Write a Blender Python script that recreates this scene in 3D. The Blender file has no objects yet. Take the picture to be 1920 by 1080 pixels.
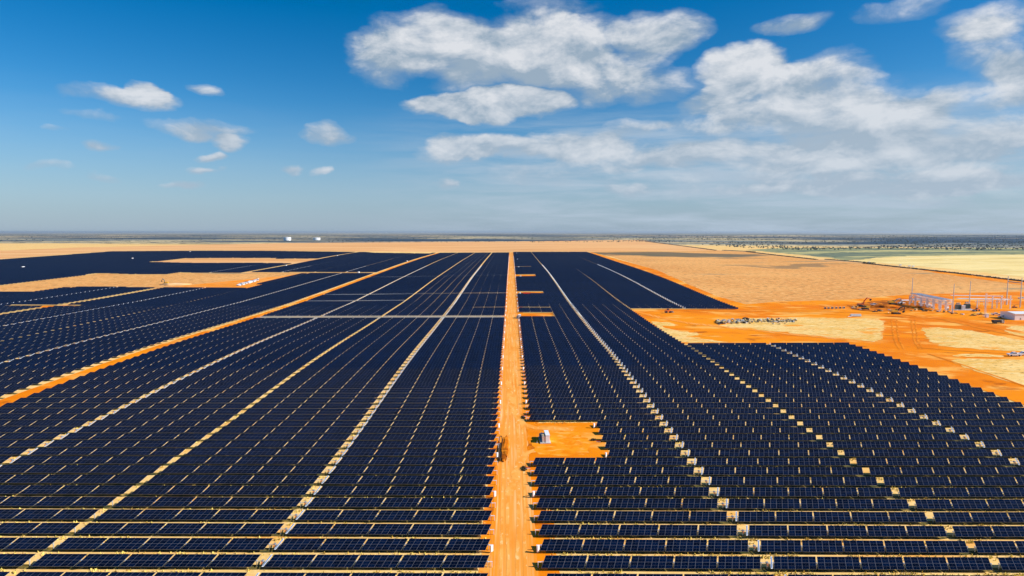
import bpy, bmesh, math, random
import numpy as np
from mathutils import Vector, Matrix
R = math.radians
random.seed(7); rng = np.random.default_rng(7)
scn = bpy.context.scene
C = scn.collection

# ------------------------------------------------------------------ camera, sky, sun, exposure
F, CX, CY, HOR, VPX, HC = 1200.0, 960.0, 540.0, 434.5, 958.0, 96.0
PIT = math.atan((CY - HOR) / F); YAW = -math.atan((CX - VPX) / F)
cam = bpy.data.cameras.new('camera'); co = bpy.data.objects.new('camera', cam); C.objects.link(co)
cam.sensor_width = 36; cam.lens = F / 1920 * 36; cam.clip_start = 1; cam.clip_end = 400000
co.location = (0, 0, HC); co.rotation_euler = (math.pi / 2 - PIT, 0, YAW)
scn.camera = co
CAMR = co.rotation_euler.to_matrix()
SUN_EL, SUN_AZ = R(32), R(100)          # azimuth clockwise from +Y
sun = bpy.data.lights.new('sun', 'SUN'); so = bpy.data.objects.new('sun', sun); C.objects.link(so)
sun.energy = 4.7; sun.angle = R(0.53); sun.color = (1.0, 0.95, 0.87)
sd = Vector((math.sin(SUN_AZ) * math.cos(SUN_EL), math.cos(SUN_AZ) * math.cos(SUN_EL), math.sin(SUN_EL)))
so.rotation_euler = sd.to_track_quat('Z', 'Y').to_euler()
vs = scn.view_settings
scn.display_settings.display_device = 'sRGB'
vs.view_transform = 'Standard'; vs.look = 'None'; vs.exposure = 0.35; vs.gamma = 1.0; vs.use_curve_mapping = False

def px_dir(px, py):
    return (CAMR @ Vector(((px - CX) / F, -(py - CY) / F, -1))).normalized()

class NT:
    def __init__(s, tree): s.t = tree; s.n = tree.nodes; s.l = tree.links
    def new(s, kind, **kw):
        nd = s.n.new(kind)
        for k, v in kw.items(): setattr(nd, k, v)
        return nd
    def put(s, sock, v):
        if isinstance(v, bpy.types.NodeSocket): s.l.new(v, sock)
        elif v is not None: sock.default_value = v
    def math(s, op, a, b=None, c=None, clamp=False):
        nd = s.new('ShaderNodeMath', operation=op, use_clamp=clamp)
        s.put(nd.inputs[0], a); s.put(nd.inputs[1], b)
        if c is not None: s.put(nd.inputs[2], c)
        return nd.outputs[0]
    def vec(s, op, a, b=None, c=None):
        nd = s.new('ShaderNodeVectorMath', operation=op)
        s.put(nd.inputs[0], a)
        if b is not None: s.put(nd.inputs[1], b)
        if c is not None: s.put(nd.inputs[2], c)
        return nd.outputs['Value'] if op in ('DOT_PRODUCT', 'LENGTH') else nd.outputs[0]
    def noise(s, vec, scale, detail=4, rough=0.55, dist=0.0):
        nd = s.new('ShaderNodeTexNoise'); s.put(nd.inputs['Vector'], vec)
        nd.inputs['Scale'].default_value = scale; nd.inputs['Detail'].default_value = detail
        nd.inputs['Roughness'].default_value = rough; nd.inputs['Distortion'].default_value = dist
        return nd.outputs['Fac']
    def mix(s, f, a, b):
        nd = s.new('ShaderNodeMix', data_type='RGBA')
        s.put(nd.inputs['Factor'], f); s.put(nd.inputs['A'], a if not isinstance(a, tuple) else (*a[:3], 1)) if False else None
        ins = [i for i in nd.inputs if i.type == 'RGBA']
        s.put(ins[0], (*a, 1) if isinstance(a, tuple) else a); s.put(ins[1], (*b, 1) if isinstance(b, tuple) else b)
        return [o for o in nd.outputs if o.type == 'RGBA'][0]
    def ss(s, x, a, b):
        nd = s.new('ShaderNodeMapRange', interpolation_type='SMOOTHSTEP')
        s.put(nd.inputs['Value'], x); nd.inputs['From Min'].default_value = a; nd.inputs['From Max'].default_value = b
        return nd.outputs['Result']

# clouds: (px, py, width, height, weight) of each cloud as seen in the direction of the photograph's sky
CLOUDS = [(810,78,250,130,1.1),(720,110,150,120,.95),(905,120,260,130,1.0),(1010,100,230,150,1.1),(1140,150,300,100,1.15),
 (1235,62,185,105,1.15),(1100,75,200,90,.85),(920,60,200,70,.75),(1300,160,180,80,.5),
 (925,196,300,56,3.0),(1395,130,165,100,1.2),(1330,188,150,46,1.05),(1470,175,330,110,1.15),(1600,225,330,110,1.05),(1700,235,200,95,1.05),
 (1560,130,180,90,.62),(1850,100,210,130,1.05),(1900,150,160,110,1.0),(1780,185,100,50,.85),(1850,40,260,80,.75),(1500,45,170,46,.7),(1690,18,180,50,.6),
 (1330,225,260,60,.62),(1450,290,560,60,.85),(1700,280,440,70,.95),(1880,265,200,90,.8),(910,272,200,56,1.5),(1075,270,210,62,1.5),
 (850,290,170,36,.8),(1200,295,380,50,.85),(1185,240,140,30,.6),(1535,321,60,26,1.05),(1180,354,130,28,.9),(828,349,56,26,.95),
 (220,176,215,46,1.12),(262,166,80,42,1.05),(392,161,86,22,.62),(372,236,210,42,.8),(433,266,92,36,1.05),(614,251,105,34,1.0),(402,290,50,20,.85),
 (172,214,120,26,.64),(182,276,80,26,.75),(106,324,90,24,.74),(335,343,110,18,.85),(388,317,66,18,.85),(540,314,56,20,.8),(612,317,50,18,.8),
 (92,242,60,20,.58),(195,337,70,18,.7),(1400,365,500,30,.7),(1650,345,560,44,.7),(1800,330,260,50,.75),(1050,325,330,50,.72),(1000,20,240,60,.45),
 (1400,335,700,60,.42),(1760,368,520,46,.42),(1620,300,420,60,.3),(1000,110,520,120,.16),(1640,205,300,130,.3),(1850,230,220,120,.3),(1750,245,440,120,.32),(1500,235,520,100,.22),(1350,262,380,60,.22),(1650,325,640,80,.38),(1760,205,260,80,.25)]

def build_world():
    w = bpy.data.worlds.new('World'); scn.world = w; w.use_nodes = True
    t = NT(w.node_tree); t.n.clear()
    sky = t.new('ShaderNodeTexSky', sky_type='NISHITA', sun_disc=False)
    sky.sun_elevation = SUN_EL; sky.sun_rotation = SUN_AZ
    sky.altitude = 900; sky.air_density = 1.0; sky.dust_density = 0.7; sky.ozone_density = 3.0
    hs = t.new('ShaderNodeHueSaturation'); hs.inputs['Saturation'].default_value = SKY_SAT; hs.inputs['Value'].default_value = SKY_VAL
    hs.inputs['Hue'].default_value = SKY_HUE
    t.l.new(sky.outputs[0], hs.inputs['Color'])
    D = t.new('ShaderNodeTexCoord').outputs['Generated']
    sp = t.new('ShaderNodeSeparateXYZ'); t.put(sp.inputs[0], D)
    az = t.math('ARCTAN2', sp.outputs[0], sp.outputs[1]); el = t.math('ARCSINE', sp.outputs[2])
    cb = t.new('ShaderNodeCombineXYZ'); t.put(cb.inputs[0], az); t.put(cb.inputs[1], el)
    A0 = cb.outputs[0]
    # warp the outlines of the clouds
    nv = t.new('ShaderNodeTexNoise'); t.put(nv.inputs['Vector'], t.vec('MULTIPLY', A0, (1, 1.7, 1))); nv.inputs['Scale'].default_value = 11; nv.inputs['Detail'].default_value = 5
    A = t.vec('MULTIPLY_ADD', t.vec('SUBTRACT', nv.outputs['Color'], (.5, .5, .5)), (.10, .045, 0), A0)
    M = None; S = None; V = None
    for (px, py, cw, ch, wt) in CLOUDS:
        d = px_dir(px, py); a = math.atan2(d.x, d.y); e = math.asin(d.z)
        d2 = px_dir(px + cw / 2, py); d3 = px_dir(px, py - ch / 2)
        ra = abs(math.atan2(d2.x, d2.y) - a) * 1.12; re = abs(math.asin(d3.z) - e) * 1.12
        Ad = A if V is None else t.vec('MULTIPLY_ADD', V, (1e-7, 1e-7, 0), A)   # keeps the clouds evaluated one after another
        q = t.vec('MULTIPLY_ADD', Ad, (1 / ra, 1 / re, 0), (-a / ra, -e / re, 0))
        m = t.math('SUBTRACT', 1.0, t.vec('DOT_PRODUCT', q, q), clamp=True)
        S = t.math('MULTIPLY', m, wt) if S is None else t.math('MULTIPLY_ADD', m, wt, S)
        V = t.vec('MULTIPLY', q, m) if V is None else t.vec('MULTIPLY_ADD', q, m, V)
    s3 = t.new('ShaderNodeSeparateXYZ'); t.put(s3.inputs[0], V)
    vert = t.math('DIVIDE', s3.outputs[1], t.math('ADD', S, 0.05))
    M = t.math('MULTIPLY', t.math('SUBTRACT', 1.0, t.math('POWER', 2.71828, t.math('MULTIPLY', S, -1.05))), 1.20)
    P = t.vec('MULTIPLY', A0, (1, 2.0, 1))
    n1 = t.noise(P, 9, 9, .62, .25)
    n2 = t.noise(t.vec('ADD', P, (-.012, -.03, 0)), 9, 9, .62, .25)
    n3 = t.noise(t.vec('MULTIPLY_ADD', A0, (1, 2.4, 1), (3.1, 8.7, 0)), 4.2, 3, .5, .3)
    dens = t.math('ADD', t.math('ADD', M, t.math('MULTIPLY', t.math('SUBTRACT', n1, .5), 1.35)), t.math('MULTIPLY_ADD', n3, .7, -.35 - .37))
    alpha = t.math('MAXIMUM', t.math('MULTIPLY', t.ss(dens, -0.12, .50), .95), t.math('MULTIPLY', t.math('MULTIPLY', t.ss(dens, -.28, .15), t.ss(M, .0, .3)), .30))
    # light: tops and dense cores bright, bases and thin edges greyer
    relief = t.math('MULTIPLY', t.math('SUBTRACT', n1, n2), 3.4)
    lit = t.math('ADD', t.math('ADD', t.math('MULTIPLY', vert, .60), relief), t.math('MULTIPLY', t.math('SUBTRACT', dens, .1), .62))
    lit = t.math('ADD', lit, .15, clamp=True)
    ccol = t.mix(lit, CL_DARK, CL_LIGHT)
    farf = t.ss(el, .26, .02)
    ccol = t.mix(t.math('MULTIPLY', farf, .55), ccol, CL_FAR)
    # faint stretched veils, low and mostly to the right
    veil = t.noise(t.vec('MULTIPLY', A0, (3.0, 26.0, 1)), 1.5, 7, .6, .3)
    vr = t.math('MULTIPLY', t.ss(az, -.30, .15), t.ss(el, .26, .12))
    va = t.math('MULTIPLY', t.math('MULTIPLY', t.ss(veil, .34, .66), .82), t.math('ADD', t.math('MULTIPLY', vr, .95), .05))
    va = t.math('MULTIPLY', va, t.ss(el, .22, .12))
    horiz = t.math('MULTIPLY', t.ss(el, .20, -.02), .80)
    base = t.mix(horiz, hs.outputs[0], CL_HOR)
    c1 = t.mix(va, base, CL_FAR)
    c2 = t.mix(alpha, c1, ccol)
    up = t.math('GREATER_THAN', sp.outputs[2], -.002)
    c3 = t.mix(up, base, c2)
    bg = t.new('ShaderNodeBackground'); t.put(bg.inputs['Color'], c3); bg.inputs['Strength'].default_value = SKY_STR
    out = t.new('ShaderNodeOutputWorld'); t.l.new(bg.outputs[0], out.inputs['Surface'])
    w.cycles.sampling_method = 'MANUAL'; w.cycles.sample_map_resolution = 512
SKY_STR = 0.1
SKY_SAT, SKY_VAL, SKY_HUE = 1.48, .88, .500
k = 1 / SKY_STR
CL_LIGHT = (.60*k, .615*k, .64*k); CL_DARK = (.26*k, .335*k, .415*k); CL_FAR = (.37*k, .45*k, .54*k); CL_HOR = (.215*k, .315*k, .45*k)
build_world()

# ------------------------------------------------------------------ terrain
XR1, XRN, XR2, XRE = 72.4, 137.0, 201.6, 265.3
XL1, XLN, XL2, XLE = -70.1, -134.7, -199.3, -263.0
FIT = [(XR1,p) for p in [(1440,1058),(1314,890),(1262,815),(1210,745),(1159,677),(1110,623),(1080,582.5),(1069.6,567.6),(1042.5,533.8),(1032.5,514.8),(1015.4,495.8),(996.0,472.8)]]
FIT += [(XL1,p) for p in [(500,1040),(602,907),(645,842),(780,655),(825,600),(847.5,572.5),(880,525),(900,502.5),(922.5,474.5)]]
FIT += [(XRN,p) for p in [(1858,1057),(1581.6,860),(1172.5,571.7),(1096.7,513.5)]]
FIT += [(XLN,p) for p in [(25,1075),(185,965),(350,845)]]
FIT += [(XR2,p) for p in [(1874,856),(1700.5,764),(1721.7,775.6),(1275,575.7),(1224,548.6),(1159,512),(1118,496),(1067,473)]]
FIT += [(XL2,p) for p in [(45,847),(7.5,867)]]
FIT += [(XRE,p) for p in [(1706.9,681.6),(1859,732),(1377,577),(1259,529.7),(1221,510.7),(1183,500),(1102,472.5)]]
FIT += [(XLE-15,p) for p in [(0,742),(246,660),(475,592),(615,545),(695,514),(762.5,490),(822,474)]]
FIT += [(-340.4,p) for p in [(62,660),(475,560)]]
FIT += [(-469.5,p) for p in [(0,611),(162,582),(332,550)]]
FIT += [(-539,p) for p in [(0,586),(292,541),(480,507),(665,472.5)]]
FIT += [(-1125,p) for p in [(0,504),(357,472.5)]]
BL = np.log(np.array([100,150,300,450,800,1100,1500,2400,4000,9000.]))
BE = np.array([0,0,1,3,5.5,10,14,20,22,22.])
def base_e(Y): return np.interp(np.log(np.maximum(Y, 60.)), BL, BE)
fx, fy, fe = [], [], []
for X, (px, py) in FIT:
    r = abs(px - VPX) / (py - HOR); He = abs(X) * math.cos(PIT) / r
    Y = F * He / (math.cos(PIT) ** 2 * (py - HOR)) - He * math.tan(PIT)
    fx.append(X); fy.append(math.log(Y)); fe.append(max(-4, min(28, HC - 1.7 - He)))
fx, fy, fe = map(np.array, (fx, fy, fe)); fr = fe - np.interp(fy, BL, BE)
def elev(X, Y):
    X = np.atleast_1d(np.asarray(X, float)); Y = np.atleast_1d(np.asarray(Y, float))
    ly = np.log(np.maximum(Y, 90.)); num = np.zeros_like(X); den = np.full_like(X, .12)
    for a, b, r_ in zip(fx, fy, fr):
        w = np.exp(-.5 * ((ly - b) / .16) ** 2 - .5 * ((X - a) / (95 + abs(a) * .12)) ** 2)
        num += w * r_; den += w
    return base_e(Y) + num / den
FSC = 95 + np.abs(fx) * .12
def ez(x, y):
    ly = math.log(max(y, 90.)); w = np.exp(-.5 * ((ly - fy) / .16) ** 2 - .5 * ((x - fx) / FSC) ** 2)
    return float(np.interp(math.log(max(y, 60.)), BL, BE) + (w @ fr) / (w.sum() + .12))
def unproj(px, py, h=0.0):
    d = px_dir(px, py); t = (HC - h) / -d.z
    for _ in range(30):
        e = ez(d.x * t, d.y * t); t = .5 * t + .5 * (HC - h - e) / -d.z
    return d.x * t, d.y * t
def proj(X, Y, Z):
    P = (np.stack([X, Y, Z - HC], -1)) @ np.array(CAMR)
    return CX + F * P[..., 0] / -P[..., 2], CY - F * P[..., 1] / -P[..., 2]
def inpoly(x, y, poly):
    ins = np.zeros(x.shape, bool); n = len(poly)
    for i in range(n):
        x1, y1 = poly[i]; x2, y2 = poly[(i + 1) % n]
        if y1 == y2: continue
        c = ((y1 > y) != (y2 > y)) & (x < (x2 - x1) * (y - y1) / (y2 - y1) + x1)
        ins ^= c
    return ins

# ------------------------------------------------------------------ materials
def lin(r, g, b):
    return tuple(((c/255)/12.92 if c/255 <= .04045 else ((c/255+.055)/1.055)**2.4) for c in (r, g, b))
def mat(name, col=(.5,.5,.5), rough=.7, metal=0.0, spec=.5):
    m = bpy.data.materials.new(name); m.use_nodes = True
    b = m.node_tree.nodes['Principled BSDF']
    b.inputs['Base Color'].default_value = (*col, 1); b.inputs['Roughness'].default_value = rough
    b.inputs['Metallic'].default_value = metal; b.inputs['Specular IOR Level'].default_value = spec
    t = NT(m.node_tree); return m, t, b
def simple(name, col, rough=.6, metal=0.0, var=.18, scale=1.5):
    m, t, b = mat(name, col, rough, metal)
    tc = t.new('ShaderNodeTexCoord').outputs['Object']
    f = t.ss(t.noise(tc, scale, 4), .3, .7)
    c = t.mix(f, tuple(v * (1 - var) for v in col), tuple(min(.9, v * (1 + var)) for v in col))
    t.put(b.inputs['Base Color'], c); return m
def earth(name, cols, scales, stretch=(1, 1), rough=1.0, extra=None, bump=0):
    """cols: list of colours; each further colour is mixed in by one noise. scales: (scale, lo, hi, detail)"""
    m, t, b = mat(name, cols[0], rough, spec=.05)
    geo = t.new('ShaderNodeNewGeometry').outputs['Position']
    v = t.vec('MULTIPLY', geo, (stretch[0], stretch[1], 0))
    c = cols[0]
    for i, (col, (sc, lo, hi, det, sx, sy)) in enumerate(zip(cols[1:], scales)):
        vv = t.vec('MULTIPLY_ADD', geo, (sx, sy, 0), (i * 37.7, i * 11.3, 0))
        c = t.mix(t.ss(t.noise(vv, sc, det, .6, .2), lo, hi), c, col)
    if extra: c = extra(t, geo, c)
    t.put(b.inputs['Base Color'], c)
    return m
LW = lin
M = {}
def far_mix(t, geo, c):
    """far beyond the solar field: tan prairie with dark scrub, painted cloud-shadow bands and pale fields"""
    s = t.new('ShaderNodeSeparateXYZ'); t.put(s.inputs[0], geo)
    wob = t.math('MULTIPLY', t.math('SUBTRACT', t.noise(geo, .0006, 5), .5), 1800)
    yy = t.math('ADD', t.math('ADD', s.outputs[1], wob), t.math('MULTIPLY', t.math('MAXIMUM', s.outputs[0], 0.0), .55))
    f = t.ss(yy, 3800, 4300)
    p = t.vec('MULTIPLY', geo, (.55, 1, 0))
    c2 = t.mix(t.ss(t.noise(p, .0011, 5, .6), .42, .56), LW(232, 206, 150), LW(128, 134, 130))
    c2 = t.mix(t.ss(t.noise(t.vec('MULTIPLY_ADD', geo, (.4, 1, 0), (900, 77, 0)), .0005, 5, .6), .47, .53), c2, LW(44, 70, 96))  # dark blue bands paint cloud shadows onto the far plain
    c2 = t.mix(t.ss(t.noise(t.vec('MULTIPLY_ADD', geo, (.2, 1.2, 0), (100, 7770, 0)), .0007, 3, .5), .60, .66), c2, LW(214, 180, 140))
    c2 = t.mix(t.ss(t.noise(geo, .016, 3, .6), .50, .60), c2, LW(56, 70, 66))
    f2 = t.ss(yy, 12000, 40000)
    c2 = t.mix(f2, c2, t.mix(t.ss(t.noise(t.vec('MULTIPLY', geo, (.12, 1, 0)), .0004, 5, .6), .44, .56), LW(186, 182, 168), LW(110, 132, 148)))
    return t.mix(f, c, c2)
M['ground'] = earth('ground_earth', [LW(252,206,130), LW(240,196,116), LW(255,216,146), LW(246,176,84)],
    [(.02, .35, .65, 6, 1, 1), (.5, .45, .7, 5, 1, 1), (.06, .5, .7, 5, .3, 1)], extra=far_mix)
def tracks(t, geo, c):
    sx_ = t.new('ShaderNodeSeparateXYZ'); t.put(sx_.inputs[0], geo)
    e = t.math('ADD', t.math('ABSOLUTE', t.math('SUBTRACT', sx_.outputs[0], 1.1)), t.math('MULTIPLY', t.noise(t.vec('MULTIPLY', geo, (1, .25, 0)), .12, 5), 5.0))
    c = t.mix(t.ss(e, 6.2, 9.0), c, LW(255, 148, 30))
    s = t.noise(t.vec('MULTIPLY', geo, (1.0, .012, 0)), .9, 5, .6, .1)
    c = t.mix(t.math('MULTIPLY', t.ss(s, .44, .70), t.ss(t.noise(geo, .03, 4), .3, .6)), c, LW(255, 206, 138))
    s = t.noise(t.vec('MULTIPLY_ADD', geo, (1.0, .02, 0), (55, 3, 0)), 1.6, 4, .6, .2)
    return t.mix(t.math('MULTIPLY', t.ss(s, .58, .72), .45), c, LW(226, 128, 40))
M['road'] = earth('packed_dirt', [LW(252,162,64), LW(250,142,36)], [(.05, .5, .72, 5, 1, .5)], extra=tracks)
M['orange'] = earth('bare_orange_earth', [LW(255,150,14), LW(240,126,4), LW(255,182,84), LW(190,96,14)],
    [(.010, .4, .60, 8, .8, 1.2), (.03, .50, .64, 8, .7, 1), (.07, .57, .70, 7, .5, .9)])
M['pad'] = earth('graded_pad_earth', [LW(255,156,28), LW(246,136,10), LW(255,178,78)], [(.14, .45, .6, 5, 1, 1), (.22, .52, .66, 5, .6, 1.4)])
M['drygrass'] = earth('dry_grass_ground', [LW(250,206,126), LW(240,186,92), LW(190,146,70), LW(255,226,160), LW(250,160,50)],
    [(.05, .4, .65, 6, .5, 1), (.30, .54, .66, 6, .7, 1), (.22, .50, .7, 5, .6, 1), (.045, .57, .66, 7, .5, 1.3)])
def cloud_shade(t, geo, c):  # soft dark ellipses: cloud shadows painted into the field colour
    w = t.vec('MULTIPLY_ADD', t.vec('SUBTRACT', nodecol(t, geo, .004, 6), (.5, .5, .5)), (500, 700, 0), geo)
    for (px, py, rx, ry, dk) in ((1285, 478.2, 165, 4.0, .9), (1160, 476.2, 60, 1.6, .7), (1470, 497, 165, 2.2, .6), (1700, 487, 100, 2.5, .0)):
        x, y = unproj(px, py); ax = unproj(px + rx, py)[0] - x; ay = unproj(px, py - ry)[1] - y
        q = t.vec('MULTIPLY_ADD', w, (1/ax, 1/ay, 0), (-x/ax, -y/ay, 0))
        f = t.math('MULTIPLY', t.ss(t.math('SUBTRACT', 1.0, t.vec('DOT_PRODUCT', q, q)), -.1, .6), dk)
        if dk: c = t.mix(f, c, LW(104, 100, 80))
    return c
def nodecol(t, v, sc, det):
    nd = t.new('ShaderNodeTexNoise'); t.put(nd.inputs['Vector'], v); nd.inputs['Scale'].default_value = sc; nd.inputs['Detail'].default_value = det
    return nd.outputs['Color']
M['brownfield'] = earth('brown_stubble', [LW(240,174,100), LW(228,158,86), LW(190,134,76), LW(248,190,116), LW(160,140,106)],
    [(.004, .36, .60, 8, .8, 1), (.10, .52, .66, 8, 1, .8), (.12, .5, .66, 8, 1, .8), (.007, .58, .66, 8, .35, 1)], extra=cloud_shade)
M['yellowfield'] = earth('pale_yellow_stubble', [LW(252,224,150), LW(238,206,126), LW(255,232,172), LW(214,184,112)], [(.008, .4, .6, 8, .4, 1.2), (.05, .5, .7, 5, .3, 1), (.012, .56, .66, 8, .3, 1.2)])
M['greenfield'] = earth('grey_green_grass', [LW(158,158,112), LW(116,126,102), LW(204,192,128), LW(70,88,84)],
    [(.004, .42, .56, 8, .5, 1.0), (.005, .52, .60, 8, .4, 1.0), (.03, .54, .62, 8, .6, 1)])
M['sandstrip'] = earth('tan_fallow_earth', [LW(240,176,112), LW(246,190,126), LW(230,160,92)], [(.003, .4, .6, 5, .3, 1.5), (.006, .5, .65, 5, .2, 1.5)])
M['paleroad'] = earth('pale_gravel', [LW(255,206,150), LW(238,186,130)], [(.05, .4, .6, 4, 1, 1)])
M['aisle'] = earth('pale_grey_gravel', [LW(206,190,162), LW(180,168,150)], [(.2, .4, .6, 4, 1, 1)])
M['cloudshade'] = earth('painted_cloud_shade', [LW(112,108,84), LW(128,116,80), LW(92,92,80)], [(.008, .4, .6, 5, .3, 1), (.02, .5, .6, 4, .3, 1)])  # dark tone standing in for cloud shadow on the grass
M['darkearth'] = earth('damp_dark_earth', [LW(216,116,14), LW(150,76,10), LW(240,140,30)], [(.06, .4, .6, 5, 1, 1), (.15, .5, .65, 4, .6, 1)])
M['track'] = earth('dusty_track', [LW(255,180,88), LW(252,158,58), LW(255,204,130)], [(.16, .42, .6, 6, 1, .5), (.5, .55, .68, 5, 1, .5)])
M['weeds_and_shade'] = earth('green_weed_shade', [LW(120,104,54), LW(66,72,42), LW(206,168,90)], [(.35, .4, .6, 5, .7, 1), (.45, .56, .68, 5, .6, 1)])  # weed green kept dark to paint in the shade beneath the tables
M['rut'] = earth('rutted_earth', [LW(226,122,12), LW(250,146,30)], [(.08, .4, .6, 5, .6, 1)])
M['deepsoil'] = simple('dark_wet_soil', (.06, .03, .012), 1)
M['white'] = simple('white_painted_steel', (.88, .89, .90), .5, 0, .02)
M['galv'] = simple('galvanised_steel', (.62, .63, .63), .4, .3, .12)
M['grey'] = simple('grey_steel', (.30, .32, .34), .5, .1)
M['dark'] = simple('dark_rubber', (.02, .02, .022), .8)
M['yellow'] = simple('yellow_paint', (.80, .42, .01), .45)
M['red'] = simple('red_paint', (.62, .03, .01), .45)
M['orangepaint'] = simple('orange_paint', (.80, .16, .01), .45)
M['teal'] = simple('grey_green_paint', (.10, .16, .16), .5)
M['glass'] = mat('dark_glass', (.02, .03, .04), .1)[0]
M['wood'] = simple('pale_timber', (.60, .42, .16), .8, 0, .35, 3)
M['concrete'] = simple('pale_concrete', (.55, .52, .47), .9, 0, .2)
M['bluebox'] = simple('blue_grey_paint', (.10, .17, .26), .5)
M['bush'] = simple('scrub_foliage', (.04, .055, .045), .9, 0, .4, .4)
M['hedge'] = simple('dry_brown_brush', (.05, .045, .02), .9, 0, .4, .4)
M['straw'] = simple('straw_grass', LW(236,206,110), .9, 0, .25, .7)

def panel_material(name, navy, frame):
    m, t, b = mat(name, navy, .28, 0, .07)
    uv = t.new('ShaderNodeUVMap').outputs[0]
    s = t.new('ShaderNodeSeparateXYZ'); t.put(s.inputs[0], uv)
    U, Vv = s.outputs[0], s.outputs[1]
    def line(x, period, half, off=0.0):
        f = t.math('PINGPONG', t.math('ADD', x, off), period / 2)       # distance to the nearest multiple
        return t.math('LESS_THAN', f, half)
    a = t.math('MULTIPLY', line(U, 1.9867, .040), .9)
    a2 = t.math('MULTIPLY', line(U, .99333, .014), .25)
    bq = t.math('MULTIPLY', line(Vv, 1.065, .020), .55)
    bm = t.math('MULTIPLY', line(Vv, 2.13, .034), .85)
    L = t.math('MAXIMUM', t.math('MAXIMUM', a, a2), t.math('MAXIMUM', bq, bm))
    # every module has its own slight tone
    cell = t.vec('FLOOR', t.vec('MULTIPLY', uv, (1 / 1.9667, 1 / 1.065, 0)))
    oi = t.vec('FLOOR', t.vec('MULTIPLY', t.new('ShaderNodeNewGeometry').outputs['Position'], (1 / 12.35, 1 / 9.45, 0)))
    wn = t.new('ShaderNodeTexWhiteNoise', noise_dimensions='3D'); t.put(wn.inputs['Vector'], t.vec('ADD', cell, oi))
    tone = t.mix(wn.outputs['Value'], tuple(c * .6 for c in navy), tuple(c * 1.5 for c in navy))
    t.put(b.inputs['Base Color'], t.mix(L, tone, frame))
    b.inputs['IOR'].default_value = 1.35; b.inputs['Specular Tint'].default_value = (.10, .55, 1, 1)
    return m
M['panel'] = panel_material('thin_film_module', (.0004, .006, .027), (.08, .10, .15))
M['panelnear'] = panel_material('thin_film_module_pale_frames', (.0003, .005, .022), (.17, .17, .20))
M['stripe'] = mat('blue_cell', (.05, .16, .38), .3)[0]

# ------------------------------------------------------------------ mesh helpers
class MB:
    def __init__(s): s.v = []; s.f = []; s.mi = []; s.uv = {}
    def quadbox(s, pts, mi=0):
        n = len(s.v); s.v += [tuple(p) for p in pts]
        for f in ((0,3,2,1),(4,5,6,7),(0,1,5,4),(1,2,6,5),(2,3,7,6),(3,0,4,7)):
            s.f.append(tuple(n + i for i in f)); s.mi.append(mi)
        return s
    def box(s, cx, cy, cz, sx, sy, sz, mi=0, rx=0, ry=0, rz=0, taper=1.0):
        hx, hy, hz = sx/2, sy/2, sz/2
        P = [Vector(p) for p in ((-hx,-hy,-hz),(hx,-hy,-hz),(hx,hy,-hz),(-hx,hy,-hz),(-hx*taper,-hy*taper,hz),(hx*taper,-hy*taper,hz),(hx*taper,hy*taper,hz),(-hx*taper,hy*taper,hz))]
        if rx or ry or rz:
            Rm = (Matrix.Rotation(rz,3,'Z') @ Matrix.Rotation(ry,3,'Y') @ Matrix.Rotation(rx,3,'X')); P = [Rm @ p for p in P]
        c = Vector((cx, cy, cz)); return s.quadbox([p + c for p in P], mi)
    def tube(s, a, b, r0, r1=None, n=8, mi=0):
        a, b = Vector(a), Vector(b); r1 = r0 if r1 is None else r1; d = (b - a).normalized()
        u = d.orthogonal().normalized(); w = d.cross(u); k0 = len(s.v)
        for c, r in ((a, r0), (b, r1)):
            for i in range(n):
                an = 2 * math.pi * i / n; s.v.append(tuple(c + (u * math.cos(an) + w * math.sin(an)) * r))
        for i in range(n):
            j = (i + 1) % n; s.f.append((k0+i, k0+j, k0+n+j, k0+n+i)); s.mi.append(mi)
        s.f.append(tuple(k0+n-1-i for i in range(n))); s.f.append(tuple(k0+n+i for i in range(n))); s.mi += [mi, mi]
        return s
    def prism(s, prof, x0, x1, mi=0, axis='x'):
        """prof: (a, z) outline; extruded along x (a=y) or along y (a=x)"""
        n = len(prof); k0 = len(s.v)
        for e in (x0, x1):
            for a, z in prof: s.v.append((e, a, z) if axis == 'x' else (a, e, z))
        for i in range(n):
            j = (i + 1) % n; s.f.append((k0+i, k0+j, k0+n+j, k0+n+i)); s.mi.append(mi)
        s.f.append(tuple(k0+n-1-i for i in range(n))); s.f.append(tuple(k0+n+i for i in range(n))); s.mi += [mi, mi]
        return s
    def build(s, name, mats, parent=None, loc=(0,0,0), rz=0):
        me = bpy.data.meshes.new(name); me.from_pydata(s.v, [], s.f)
        if not isinstance(mats, (list, tuple)): mats = [mats]
        for m in mats: me.materials.append(m)
        me.polygons.foreach_set('material_index', s.mi); me.update()
        bm = bmesh.new(); bm.from_mesh(me); bmesh.ops.recalc_face_normals(bm, faces=bm.faces); bm.to_mesh(me); bm.free()
        return link(name, me, parent, loc, rz)
def link(name, me, parent=None, loc=(0,0,0), rz=0):
    o = bpy.data.objects.new(name, me); C.objects.link(o); o.location = loc; o.rotation_euler = (0, 0, rz)
    if parent is not None: o.parent = parent
    return o
def thing(name, label, cat, loc, rz=0, group=None):
    o = bpy.data.objects.new(name, None); C.objects.link(o); o.empty_display_size = .5
    o.location = loc; o.rotation_euler = (0, 0, rz); o['label'] = label; o['category'] = cat
    if group: o['group'] = group
    return o
def tag(o, label, cat, group=None):
    o['label'] = label; o['category'] = cat
    if group: o['group'] = group
    return o
def kids(root):
    return [c for c in bpy.data.objects if c.parent == root]
def at(px, py):
    x, y = unproj(px, py); return (x, y, ez(x, y))

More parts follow.
